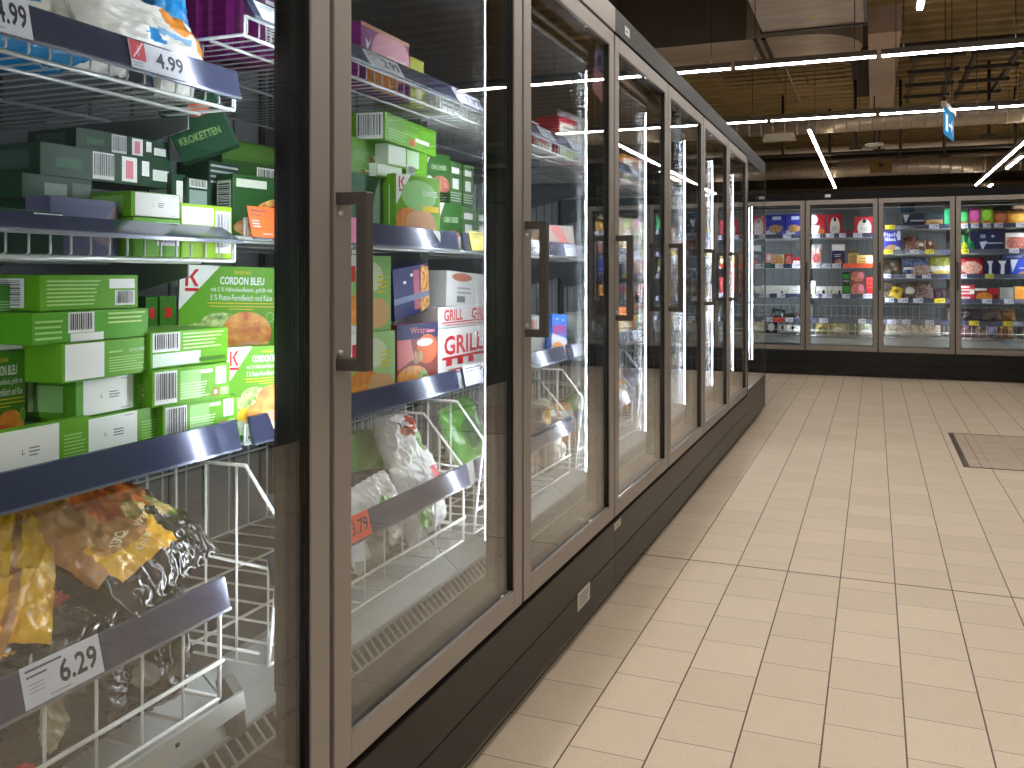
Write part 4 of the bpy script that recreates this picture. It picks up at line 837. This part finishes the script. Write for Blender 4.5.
# ------------------------------------------------------------------ left row, third door and on
T3 = 'packages behind the third door'
L('frozen_food_box', 500, 539, 1.12, 0, z1, .10, .10, (214, 206, 200), [('f', 'p', [(.2, .9), (.7, .5), (.7, .9)], RED)], 'pale carton with red flash at the left of the top shelf behind the third door', T3)
L('frozen_food_box', 538, 552, 1.09, 0, z1, .072, .08, (226, 214, 206), [('f', 'r', .0, .3, .6, .9, RED), ('l', 'r', .1, .1, .9, .9, (200, 60, 60))], 'small red and cream carton beside the crimson one on the top shelf', T3)
L('frozen_food_box', 559, 577, 1.09, 8, z1, .15, .10, (176, 30, 60), [('f', 'r', .05, .05, .95, .86, (206, 204, 186)), ('f', 'n', .2, .3, .9, .8, 5, (110, 110, 100)), ('f', 'e', .5, .1, .4, .1, 'salad'), ('l', 'n', .1, .1, .9, .9, 5, (200, 60, 90))], 'crimson carton with cream front on the top shelf behind the third door', T3)
LB('frozen_food_bag', 576, 1.12, z1+.118, .17, .20, .07, 10, 20, 0, 61, patches(foil((222, 224, 222)), ('e', .5, .5, .3, .2, foil((180, 200, 180)))), 'white bag standing right of the crimson carton, seen through the third door', T3)
L('frozen_food_box', 549, 577, 1.12, 30, z2, .115, .06, (190, 178, 166), [('f', 'p', [(.1, .98), (.75, 0), (1, 0), (.5, .98)], (226, 140, 140)), ('l', 'e', .5, .3, .3, .2, 'bread')], 'kraft carton with pink diagonal flash tipped on the second shelf behind the third door', T3, roll=0, tilt=12)
L('frozen_food_box', 520, 548, 1.14, 0, z2, .09, .08, (130, 110, 96), [('f', 'e', .5, .4, .4, .3, 'bread')], 'brown carton behind the handle of the third door', T3)
L('frozen_food_box', 528, 551, 1.10, 0, z3, .155, .10, (206, 206, 196), [('f', 'r', .3, .08, .66, .24, (170, 176, 160)), ('f', 't', 'GRILL', .0, .55, .4, .95, RED, 1), ('f', 'r', .6, .0, .64, 1, (190, 190, 180))], 'grey-white carton left of the blue fish carton behind the third door', T3)
L('frozen_food_box', 551, 566, 1.075, 4, z3, .162, .06, (60, 120, 210), [('f', 'p', [(0, .0), (1, 0), (1, .46), (0, .58)], (206, 206, 216)), ('f', 'e', .45, .20, .40, .20, 'food'), ('f', 't', 'Backfisch', .1, .62, .92, .78, RED, 1), ('f', 'r', .1, .56, .9, .59, RED), ('f', 'e', .3, .9, .06, .02, WHT), ('f', 'e', .7, .88, .06, .02, WHT)], 'blue and white fish carton with orange fillet picture behind the third door', T3, roll=4)
LB('frozen_food_bag', 580, 1.12, z3+.075, .20, .16, .08, 0, 20, 0, 67, patches(CLR, ('r', .2, .4, .9, .6, foil(WHT))), 'grey crumpled bag right of the blue fish carton', T3, rough=.008)
for i, (px, X, zz, sd, c, lb) in enumerate(((540, 1.095, .64, 71, (96, 96, 70), 'olive bag with orange spot in the third basket'), (549, 1.085, .54, 73, (186, 178, 164), 'crumpled pale bag low in the third basket'), (520, 1.10, .54, 77, (170, 150, 130), 'beige bag at the left of the third basket'))):
    LB('frozen_food_bag', px, X, zz, (.17, .13, .2)[i], .16, .07, 0, 10, 6-6*i, sd, patches(noisy(c, tuple(min(255, q+40) for q in c), 16, .2, coat=.5), ('e', .4, .6, .14, .16, YLF if i == 0 else foil(WHT))), lb, 'bags in the third basket', rough=.008)
LT(543, 556, B1+.031, '3.29', 'price ticket under the crimson carton behind the third door', lean=.55)
LT(573, 590, B1+.031, '2.49', 'price ticket at the right end of the top shelf behind the third door', lean=.55)
LT(566, 590, B2+.0, '1.99', 'price ticket under the kraft carton behind the third door')
LT(520, 533, B3+.0, '2.19', 'price ticket by the handle of the third door')
T4 = 'packages behind the fourth to seventh doors'
rr = random.Random(3)
cols = [CRM, (224, 200, 150), (206, 60, 50), (60, 120, 190), (236, 236, 230), (96, 150, 60), (230, 150, 60), (150, 40, 90)]
cname = ['cream', 'sand-coloured', 'red', 'blue', 'white', 'green', 'orange', 'plum']
LB('frozen_food_bag', 632, 1.16, z2+.11, .30, .22, .12, 0, 14, 0, 83, patches(foil(CRM), ('e', .4, .5, .2, .25, foil((214, 190, 120))), ('r', .0, .0, 1, .15, foil(WHT))), 'big cream bag on the second shelf behind the fourth door', T4)
L('frozen_food_box', 618, 632, 1.09, 0, z3, .15, .08, (214, 180, 120), [('f', 'r', 0, .75, 1, 1, ORG), ('f', 'e', .5, .3, .3, .22, CRM)], 'sand-coloured carton with orange top behind the handle of the fourth door', T4)
L('frozen_food_box', 634, 650, 1.10, 0, z3, .13, .08, (206, 110, 60), [('f', 'r', 0, .7, 1, 1, RED), ('f', 'e', .5, .3, .4, .22, 'food')], 'orange and red carton on the third shelf behind the fourth door', T4)
for k in range(3, 7):
    yb = Y1+k*PW
    for si, (zz, hmax) in enumerate(((z1, .16), (z2, .2), (z3, .18))):
        y = yb+.05; n = 0
        while y < yb+PW-.14 and n < 3:
            w = rr.uniform(.14, .22); ci = rr.randrange(8); h = rr.uniform(.5, 1)*hmax
            if not (k == 3 and si in (1, 2)):
                ds = [('f', 'r', .06, .55, .7, .86, WHT if ci not in (0, 4) else RED), ('f', 'e', .55, .26, .34, .2, rr.choice(('food', 'meat', 'salad', 'pizza'))), ('l', 'b', .3, .1, .7, .9, 1)]
                o = carton_mesh('frozen_food_box', w, .10, h, cols[ci], ds)
                o.matrix_world = Matrix.Translation((-1.095, y, zz)) @ Matrix.Rotation(math.radians(90-rr.uniform(-4, 6)), 4, 'Z')
                tag(o, '%s carton, %s from the left on the %s shelf behind the %s door' % (cname[ci], ('first', 'second', 'third')[n], ('top', 'second', 'third')[si], ORD[k]), 'frozen food box', T4)
            y += w+rr.uniform(.01, .04); n += 1
        o = ticket_mesh(.11, .044, rr.choice(('1.99', '2.49', '3.29', '2.79')), fine=False).build('price_ticket')
        o.matrix_world = Matrix.Translation((-(DOORX+SY-.0145), yb+.06, zz-.003+(.031 if si == 0 else 0))) @ Matrix.Rotation(math.pi/2, 4, 'Z') @ Matrix.Rotation(-.55 if si == 0 else -.21, 4, 'X')
        tag(o, 'white price ticket at the left of the %s shelf rail behind the %s door' % (('top', 'second', 'third')[si], ORD[k]), 'price ticket', 'price tickets on the left freezers')
    for j in range(2):
        ci = rr.randrange(8); y = yb+.22+.3*j
        o = bag_mesh('frozen_food_bag', .26, .18, .10, 90+k*2+j, patches(foil(cols[ci]), ('e', .5, .5, .25, .25, foil(WHT if ci not in (0, 4) else ORG))), 24, 18)
        o.matrix_world = orient((-1.18, y, .566), 0, 18, 8-16*j)
        tag(o, '%s bag, %s in the basket behind the %s door' % (cname[ci], ('left one', 'right one')[j], ORD[k]), 'frozen food bag', T4)
# papers and stickers
b = MB(); fr = {'f': ((0, 0, 0), (.105, 0, 0), (0, 0, .175), (0, -1, 0))}
b.box(0, .105, .0004, .0012, 0, .175, mat((214, 150, 160), .5))
for q in (('p', [(0, .45), (1, .62), (1, 1), (0, 1)], (96, 110, 170)), ('n', .12, .12, .86, .40, 4, (236, 200, 206)), ('r', .3, .68, .8, .86, (150, 160, 206))): decal(b, fr['f'], q, 0)
o = b.build('paper_notice'); o.matrix_world = Matrix.Translation((-(DOORX+.0275), Y1+3*PW-.158, 1.775)) @ Matrix.Rotation(math.pi/2, 4, 'Z') @ Matrix.Rotation(math.radians(14), 4, 'Y')
tag(o, 'pink and blue paper notice hanging in the upper corner of the third door', 'notice')
for (px0, px1, py0, py1, lb) in ((578, 590, 612, 594, 'square pale sticker on the freezer plinth under the third door'), (614.5, 621, 531, 524, 'small white sticker on the plinth under the gap of third and fourth door')):
    X = DOORX-.0025; y, w = solve_w(px0, px1, X, 0); z0 = zat(-X, y, py0); z1_ = zat(-X, y, py1)
    b = MB(); b.box(0, w, .0002, .0012, 0, z1_-z0, mat((206, 200, 192), .5)); fr = {'f': ((0, 0, 0), (w, 0, 0), (0, 0, z1_-z0), (0, -1, 0))}
    decal(b, fr['f'], ('n', .1, .15, .9, .85, 4, (120, 116, 110)), 0)
    o = b.build('sticker'); o.matrix_world = Matrix.Translation((-X, y, z0)) @ Matrix.Rotation(math.pi/2, 4, 'Z'); tag(o, lb, 'sticker', 'stickers on the freezers')
# ------------------------------------------------------------------ back wall freezers: goods read off the photograph by column
YS = BACKY+SY
def bx(px, dy=0.0, door=None):
    x = onY(px, YS+.03+dy); a = BX0+('ABCD'.index(door)-1)*PW if door else 0
    return min(max(x, a+.022), a+PW-.022) if door else x
DN = {'A': 'door half hidden by the left row', 'B': 'left of the three back-wall doors', 'C': 'middle back-wall door', 'D': 'right back-wall door'}
def sname(i, n): return ('top', 'second', 'third', 'fourth')[i]+' shelf'
def zrow(door, i): return ((BSH if door in 'AB' else CSH)[i])+.003
def sub(door, i): return '%s, %s' % (sname(i, 4), {'A': 'half-hidden back freezer', 'B': 'left back-wall freezer', 'C': 'middle back-wall freezer', 'D': 'right back-wall freezer'}[door])
def BCn(door, i, px0, px1, h, base, decs, desc, dy=0.0, d=.10, z=0.0):
    if z: z = z*1.14+.045; h *= 1.14
    else: h = h*1.14+.045
    if i: h = min(h, SPC[door]-z)
    x0, x1 = bx(px0, dy, door), bx(px1, dy, door)
    o = carton_mesh('food_box', x1-x0-.002, d, h, base, decs); o.location = (x0, YS+.03+dy, zrow(door, i)+z)
    return tag(o, '%s, %s' % (desc, sub(door, i)), 'food box', 'boxes in the back-wall freezers')
def BBg(door, i, px0, px1, h, base, ps, desc, dy=0.02, t=.07, tilt=14, spin=0, z=0.0, zb=None):
    if zb is None:
        if z: z = z*1.14+.045; h *= 1.14
        else: h = h*1.14+.045
    x0, x1 = bx(px0, dy, door), bx(px1, dy, door); w = x1-x0; BBg.n += 1; tr = math.radians(tilt)
    if zb is None and i: h = min(h, (SPC[door]-z-.012-t*math.sin(tr)-w*.7*abs(math.sin(math.radians(spin))))/math.cos(tr))
    o = bag_mesh('food_bag', w, h, t, 200+BBg.n, patches(base, *ps), 22, 18, .006)
    o.matrix_world = orient(((x0+x1)/2, YS+.03+dy+.05, (zrow(door, i) if zb is None else zb)+h/2*math.cos(math.radians(tilt))+t/2*math.sin(math.radians(tilt))+w*.35*abs(math.sin(math.radians(spin)))+.004+z), 90, tilt, spin)
    return tag(o, '%s, %s' % (desc, sub(door, i) if zb is None else 'basket, '+sub(door, 0).split(', ')[1]), 'food bag', 'bags in the back-wall freezers')
BBg.n = 0
SPC = {'A': .335, 'B': .335, 'C': .258, 'D': .258}
NW, LBL, CRI = (26, 32, 84), (196, 206, 232), (196, 26, 48)
dblue = [('f', 'p', [(0, 0), (.3, 0), (.9, .5), (0, .3)], LBL), ('f', 'e', .5, .40, .36, .18, 'bread'), ('f', 'r', .34, .78, .8, .92, LBL), ('f', 'p', [(.7, .1), (1, .1), (1, .4)], (90, 110, 200))]
for j, (a, c) in enumerate(((766, 785), (785.5, 803))): BCn('A', 0, a, c, .205, (40, 48, 150), dblue, 'royal blue carton with pale corner, %s of two' % ('left', 'right')[j])
BCn('A', 1, 766, 772, .11, (236, 150, 160), [('f', 'r', 0, 0, 1, .35, (40, 90, 50)), ('f', 'e', .5, .7, .3, .2, WHT)], 'small pink and green pack')
BCn('A', 1, 772.5, 784, .10, (206, 196, 170), [('f', 'e', .5, .5, .48, .45, 'pizza')], 'pale carton with round pizza picture')
BCn('A', 1, 784.5, 792.5, .10, (170, 40, 36), [('f', 'e', .5, .5, .4, .4, 'meat')], 'dark red pack beside the pizza carton')
BCn('A', 1, 793, 802, .065, (236, 230, 230), [('f', 'r', 0, .7, 1, 1, CRI)], 'white carton with red top at the right')
BCn('A', 2, 766, 788.5, .08, (226, 226, 220), [('f', 'r', .68, .2, .76, .55, BLK)], 'long white carton with black mark')
BCn('A', 2, 789, 801, .08, (220, 220, 216), [('f', 'n', .2, .3, .8, .7, 2, GRY)], 'short white carton')
BZ = .45; KB = foil((30, 28, 30)); WT = foil((228, 226, 220)); MB_ = noisy((60, 44, 34), (126, 104, 84), 40, .35); 
def bk(door, px0, px1, h, base, ps, desc, z=0.0, **k): return BBg(door, 0, px0, px1, h, base, ps, desc, zb=BZ+z, dy=.0, **k)
bk('A', 765, 777, .16, KB, [('e', .5, .4, .3, .3, WT)], 'black and white bag at the left', tilt=8)
bk('A', 777, 790, .10, WT, [('r', .3, .2, .5, .8, KB)], 'white pack with black stripe in the middle')
bk('A', 789, 801, .10, WT, [('e', .3, .5, .1, .3, KB)], 'white pack at the right')
bk('A', 770, 784, .16, KB, [('e', .6, .6, .3, .2, foil((70, 90, 90)))], 'black bag lying on the white packs', z=.12, tilt=20, spin=10)
bk('A', 783, 801, .12, foil((70, 30, 46)), [('e', .5, .6, .3, .2, KB)], 'dark red bag lying on the white packs', z=.11, tilt=24, spin=-8)
dred = [('f', 'e', .5, .45, .36, .44, (232, 226, 216)), ('f', 'e', .5, .78, .10, .10, BLK), ('f', 'n', .3, .3, .7, .5, 2, GRY), ('f', 'r', 0, 0, 1, .08, (232, 190, 180))]
BCn('B', 0, 811.5, 826, .095, CRI, [('f', 'p', [(0, 0), (.35, 0), (.6, .9), (0, 1)], WHT), ('f', 'e', .7, .4, .2, .3, ORG)], 'red carton with white side, lower of two at the left')
BCn('B', 0, 811.5, 826, .10, CRI, [('f', 'e', .15, .5, .3, .5, (232, 226, 216))], 'red carton with white arch, upper of two at the left', z=.097)
BCn('B', 0, 828, 842, .195, CRI, dred, 'tall red carton with white arch')
BCn('B', 0, 842.5, 854, .022, (170, 24, 44), [('f', 'n', .1, .2, .9, .8, 1, PNK)], 'flat dark red carton between the arch cartons')
BCn('B', 0, 854.5, 874.5, .165, CRI, dred, 'wide red carton with white arch')
BBg('B', 1, 811, 822, .20, foil((226, 190, 186)), [('e', .5, .35, .35, .2, foil((200, 90, 90))), ('r', 0, .75, 1, 1, WT)], 'pinkish white bag standing at the left')
BCn('B', 1, 832, 845, .195, (40, 40, 76), [('f', 'r', 0, .72, 1, 1, WHT), ('f', 'r', .1, .66, .9, .74, NW), ('f', 'e', .5, .22, .3, .16, 'meat'), ('f', 'n', .2, .45, .8, .6, 2, LBL)], 'upright navy carton with white top')
BCn('B', 1, 848, 858.5, .13, (186, 164, 104), [('f', 'e', .5, .5, .4, .3, 'bread'), ('f', 'r', 0, .85, 1, 1, (120, 100, 60))], 'tan carton beside the navy one')
BCn('B', 1, 857, 874.5, .085, (240, 210, 120), [('f', 'r', 0, .0, 1, .25, ORG), ('f', 'n', .15, .4, .6, .85, 2, ORG), ('f', 'r', .5, .3, .95, .9, (244, 236, 206))], 'yellow carton at the right', dy=-.02)
for j, (a, c, h, cc) in enumerate(((811, 815.5, .13, WHT), (816, 827, .075, (222, 222, 214)), (827.5, 833, .075, (214, 216, 206)), (833.5, 842, .075, (226, 226, 222)))):
    BCn('B', 2, a, c, h, cc, [('f', 'e', .7, .4, .14, .3, ((150, 180, 90), BLK, (120, 160, 60), BLK)[j]), ('f', 'n', .1, .3, .5, .6, 2, GRY)], 'white carton, %s in its row' % ('tallest and leftmost', 'second from the left', 'narrow third', 'fourth with black spot')[j])
for j in range(2): BCn('B', 2, 842.5, 850, .11, (36, 44, 34), [('f', 'r', .1, .35, .9, .8, (50, 150, 50)), ('f', 'r', .1, .08, .9, .26, GRY)], 'black and green pack, %s of two' % ('lower', 'upper')[j], z=.112*j)
for j in range(2): BCn('B', 2, 850.5, 864.5, .115, (120, 60, 60), [('f', 'e', .5, .5, .5, .46, 'meat'), ('f', 'e', .78, .66, .2, .26, PNK)], 'meat pack with pink roundel, %s of two' % ('lower', 'upper')[j], z=.117*j)
for j in range(4): BCn('B', 2, 866, 875, .042, (206, 40, 44), [('f', 'r', .1, .4, .9, .6, (240, 130, 120))], 'flat red pack, %s of four stacked' % ('lowest', 'second', 'third', 'topmost')[j], z=.0435*j)
OL, LG = noisy((120, 110, 50), (200, 186, 120), 40, .35), noisy((120, 150, 80), (226, 232, 206), 36, .3)
bk('B', 816, 830, .15, OL, [('r', 0, .5, 1, .62, foil((214, 180, 60)))], 'olive bag with yellow band at the left')
bk('B', 830, 845, .15, OL, [('e', .5, .3, .3, .2, WT)], 'olive bag with white spot in the middle')
bk('B', 848, 859, .13, noisy((60, 66, 44), (110, 116, 80), 30, .35), [], 'dark green bag right of the middle')
bk('B', 858, 872, .17, LG, [('r', 0, 0, 1, .3, WT)], 'green and white bag at the right')
# middle door
YT = (236, 214, 40)
BCn('C', 0, 903, 925, .11, (24, 30, 66), [('f', 'p', [(0, .95), (.3, .95), (.12, .4)], (210, 222, 236)), ('f', 'r', .35, .5, .95, .58, LBL)], 'flat dark navy carton')
BBg('C', 0, 900, 915, .12, foil((30, 96, 120)), [('e', .5, .5, .3, .2, foil((60, 150, 170)))], 'teal bag lying on the navy carton', z=.112, tilt=30)
BCn('C', 0, 925.5, 943, .10, (206, 170, 120), [('f', 'r', 0, .62, 1, 1, (66, 90, 100)), ('f', 'e', .55, .28, .34, .2, 'bread')], 'tan carton with blue-grey top')
BCn('C', 0, 944, 951, .15, (40, 176, 110), [('f', 'r', .1, .1, .3, .9, (70, 200, 140))], 'bright green box at the right')
BCn('C', 1, 883, 901, .20, (70, 74, 190), [('f', 't', 'Fisch', .06, .76, .78, .94, WHT, 1), ('f', 't', 'filet', .10, .56, .74, .72, WHT, 1), ('f', 'e', .5, .2, .4, .2, (220, 180, 130)), ('f', 'r', .80, .60, .98, .98, (226, 226, 232)), ('f', 'e', .82, .2, .16, .12, WHT)], 'blue and white fish carton at the left')
RB = noisy((90, 40, 30), (206, 160, 140), 44, .3)
BBg('C', 1, 904, 918, .14, RB, [('e', .4, .7, .3, .2, foil((120, 70, 50)))], 'reddish brown bag slumped in the middle', tilt=34, spin=-12)
BBg('C', 1, 916, 927, .09, RB, [('e', .5, .4, .3, .2, WT)], 'small pale and brown bag in the middle', tilt=40, spin=10)
BBg('C', 1, 925, 936, .085, noisy((70, 40, 24), (150, 96, 60), 40, .3), [('e', .5, .6, .16, .2, foil((226, 200, 190)))], 'dark brown bag right of the middle', tilt=34)
BBg('C', 2, 883, 902, .17, noisy((34, 30, 22), (84, 72, 50), 30, .3), [('e', .6, .3, .3, .2, foil((90, 70, 40)))], 'dark bag at the left', tilt=30)
BBg('C', 2, 901, 927, .20, noisy((24, 36, 80), (120, 140, 180), 26, .25), [('r', .1, .3, .8, .4, WT)], 'blue and white striped bag', tilt=24)
BBg('C', 2, 913, 930, .10, noisy((130, 96, 84), (200, 176, 164), 30, .3), [], 'pinkish brown bag lying in front of the striped one', dy=-.03, tilt=44)
BBg('C', 2, 929, 951, .19, noisy((96, 104, 30), (160, 160, 70), 24, .3), [('r', 0, .25, 1, .48, WT), ('e', .5, .14, .4, .14, foil((220, 190, 90)))], 'green bag with white lettering band at the right', tilt=16)
DB_ = noisy((58, 48, 38), (140, 122, 104), 34, .3)
BBg('C', 3, 882, 898, .17, DB_, [('e', .4, .6, .3, .2, foil((90, 84, 74)))], 'dark brown bag at the left', tilt=30, spin=8)
BBg('C', 3, 890, 903, .10, foil((214, 186, 40)), [('r', .3, .4, .7, .6, foil((150, 110, 30)))], 'bright yellow pack lying in front of the brown bags', dy=-.03, tilt=36, spin=18)
BBg('C', 3, 901, 918, .17, DB_, [('e', .5, .4, .3, .2, WT)], 'grey-brown bag in the middle', tilt=34, spin=-8)
BBg('C', 3, 915, 934, .19, noisy((80, 60, 54), (166, 140, 130), 34, .3), [], 'pinkish brown bag right of the middle', tilt=38)
BBg('C', 3, 933, 947, .09, noisy((40, 30, 70), (110, 80, 70), 24, .3), [], 'small purple-dark bag at the right', tilt=30)
MU = noisy((150, 124, 96), (238, 228, 206), 44, .4)
for j, (a, c) in enumerate(((886, 903), (902.5, 920), (919, 941))): bk('C', a, c, .175, MU, [('r', 0, 0, 1, .16, WT)], 'clear bag of pale mushrooms, %s of three' % ('left', 'middle', 'right')[j], tilt=8)
# right door
def bright(a, c, h, col, nm, i=0, **k): return BCn('D', i, a, c, h, col, [('f', 'e', .5, .62, .36, .28, tuple(min(255, q+50) for q in col)), ('f', 'e', .5, .2, .4, .16, 'food'), ('f', 'r', .0, .86, 1, 1, tuple(int(q*.6) for q in col))], nm, **k)
bright(959, 968.5, .14, (50, 170, 80), 'small green box at the left'); bright(969, 980.5, .155, (206, 70, 150), 'pink box'); bright(981, 993, .16, (140, 200, 40), 'lime green box')
bright(993.5, 1008, .115, (170, 80, 30), 'brown and orange box'); bright(1008.5, 1028, .11, (236, 150, 40), 'orange box'); bright(1028.5, 1038, .12, (236, 180, 60), 'yellow box at the right')
BBg('D', 0, 1012, 1032, .10, foil((226, 190, 150)), [('e', .5, .5, .3, .3, foil((240, 220, 200)))], 'pale pack lying on the orange box', z=.112, tilt=40)
BBg('D', 1, 958, 976, .21, foil((20, 120, 60)), [('e', .3, .25, .2, .2, foil((200, 210, 60))), ('r', 0, .75, 1, 1, foil((20, 70, 40)))], 'green bag standing at the left')
BCn('D', 1, 970, 1005, .195, (22, 28, 74), [('f', 'p', [(.28, .48), (.5, .52), (.36, .1)], (220, 226, 240)), ('f', 'p', [(.02, .5), (.10, .5), (.06, .1)], (220, 226, 240)), ('f', 'r', .45, .4, .95, .45, LBL), ('f', 'e', .66, .72, .05, .06, LBL), ('f', 'r', .3, .64, .45, .8, (150, 160, 190))], 'wide navy carton with white triangle', dy=.03)
BBg('D', 1, 966, 981, .09, noisy((16, 60, 34), (60, 120, 70), 30, .3), [], 'dark green bag lying on the navy carton', z=.20, tilt=40)
BCn('D', 1, 1005.5, 1030, .15, (222, 180, 160), [('f', 'e', .5, .5, .46, .4, 'meat'), ('f', 'r', 0, .8, 1, 1, WHT)], 'pinkish carton at the right')
BBg('D', 2, 958, 985, .16, foil((190, 30, 50)), [('e', .5, .4, .40, .34, noisy((206, 140, 120), (240, 200, 180), 40, .3))], 'red bag with pale window at the left', tilt=24)
for j, (a, c) in enumerate(((985.5, 996), (996.5, 1010))): BCn('D', 2, a, c, .135, (22, 28, 78), [('f', 'p', [(.1, .95), (.75, .95), (.6, .7), (.6, .1), (.3, .1), (.35, .7)], (222, 228, 240))], 'navy box with white emblem, %s of two' % ('left', 'right')[j])
BCn('D', 2, 1010.5, 1030, .14, (40, 70, 180), [('f', 'p', [(0, .98), (.4, .98), (.1, .3)], (230, 234, 244)), ('f', 'r', .45, .5, 1, .56, LBL), ('f', 'e', .7, .2, .3, .16, 'bread')], 'royal blue carton with white triangle')
BCn('D', 2, 1004, 1030, .065, (50, 60, 130), [('f', 'n', .1, .3, .9, .8, 2, LBL)], 'flat blue carton lying across the blue boxes', z=.142)
for j in range(3): BCn('D', 3, 959, 974.5, .044, ((206, 60, 70), (226, 222, 216), (216, 70, 80))[j], [('f', 'r', .1, .3, .7, .7, ((236, 210, 206), (190, 60, 60), (240, 230, 226))[j])], '%s flat carton in the small stack' % ('lowest red', 'middle white', 'topmost red')[j], z=.0455*j)
BCn('D', 3, 975, 998.5, .10, (120, 50, 44), [('f', 'e', .4, .4, .36, .34, 'food'), ('f', 'r', .6, .6, 1, 1, CRI), ('f', 'r', 0, .85, .5, 1, WHT)], 'brown and orange dish carton')
BCn('D', 3, 1000, 1014, .11, (176, 180, 170), [('f', 'n', .1, .5, .6, .9, 3, GRY)], 'grey carton right of the dish carton')
BCn('D', 3, 1014.5, 1030, .12, (226, 170, 70), [('f', 'e', .4, .5, .36, .36, 'food')], 'amber carton at the right')
for j, (a, c, m, nm) in enumerate(((961, 976, noisy((150, 70, 40), (60, 50, 110), 20, .3), 'orange and violet bag at the left'), (975, 988, noisy((170, 130, 60), (80, 60, 130), 24, .3), 'tan and violet bag'), (986, 998, noisy((60, 40, 130), (200, 190, 220), 14, .3), 'violet and white bag'), (997, 1014, noisy((110, 60, 30), (200, 140, 70), 22, .3), 'brown and gold bag at the right'))):
    bk('D', a, c, .17, m, [], nm, tilt=8)
for j, (a, c, m, nm) in enumerate(((960, 984, noisy((24, 22, 36), (70, 56, 60), 18, .3), 'black bag lying on top at the left'), (982, 1002, noisy((34, 28, 30), (120, 100, 96), 16, .3), 'dark bag with pale print lying on top'), (1000, 1016, noisy((70, 40, 16), (140, 90, 30), 20, .3), 'dark amber bag lying on top at the right'))):
    bk('D', a, c, .15, m, [], nm, z=.165, tilt=30)
# tickets on the back rails
n = 0
def BT(door, i, px0, px1, c, what, basket=False, h=.05, price='2.99'):
    yy = (BACKY+SY-.0145) if not basket else BACKY+.16-.022
    x0, x1 = onY(px0, yy), onY(px1, yy)
    o = ticket_mesh(x1-x0, h, price, c, (50, 52, 66), fine=False).build('price_ticket')
    o.location = (x0, yy, (zrow(door, i)-.003) if not basket else .598); o.rotation_euler = (-.22, 0, 0)
    s = sub(door, i) if not basket else 'basket rail, '+sub(door, 0).split(', ')[1]
    tag(o, '%s price ticket, %s' % (what, s), 'price ticket', 'price tickets on the back freezers')
WTK = (214, 218, 234); OT = (246, 84, 40); YTK = (240, 220, 50)
ordn = ('leftmost white', 'second white', 'third white', 'fourth white')
for door, rows in (('A', ((0, ((783, 791),)), (1, ((775, 783), (792, 800))), (2, ((766, 769.5), (777, 785))))),
                   ('B', ((0, ((812, 820), (826, 834), (839, 846), (853, 862))), (1, ((812, 820), (822, 831), (832, 841))), (2, ((812, 818), (822, 832), (842, 850), (863, 872))))),
                   ('C', ((0, ((929, 939),)), (1, ((910, 919),)), (2, ((883, 891), (906, 915), (922, 931))), (3, ((885, 894), (898, 908), (913, 923))))),
                   ('D', ((0, ((959, 968), (971, 979), (983, 991), (994, 1003), (1016, 1026))), (1, ((1009, 1019),)), (2, ((959, 967),)), (3, ((982, 992), (1004, 1014)))))):
    for i, sp in rows:
        for j, (a, c) in enumerate(sp): BT(door, i, a, c, WTK, (ordn+('rightmost white',))[j] if len(sp) > 1 else 'only white')
BT('B', 1, 843, 874.5, OT, 'long orange', price=None); BT('A', 1, 766, 771, (40, 110, 70), 'green', price=None)
BT('C', 0, 885, 895, YTK, 'yellow'); BT('C', 1, 884, 893, YTK, 'left yellow'); BT('C', 1, 925, 934, YTK, 'right yellow'); BT('C', 3, 934, 945, YTK, 'yellow'); BT('D', 1, 959, 969, YTK, 'yellow'); BT('D', 2, 985, 994, (200, 200, 60), 'olive yellow')
for door, sp in (('A', ((766, 773, WTK, 'left white'), (774, 784, OT, 'orange'), (785, 793, WTK, 'right white'))), ('B', ((819, 828, WTK, 'left white'), (858, 866, WTK, 'right white'))), ('C', ((887, 896, WTK, 'left white'), (902, 911, WTK, 'middle white'), (925, 934, WTK, 'right white'))), ('D', ((969, 979, YTK, 'left yellow'), (1003, 1013, YTK, 'right yellow')))):
    for a, c, col, w in sp: BT(door, 0, a, c, col, w, True)
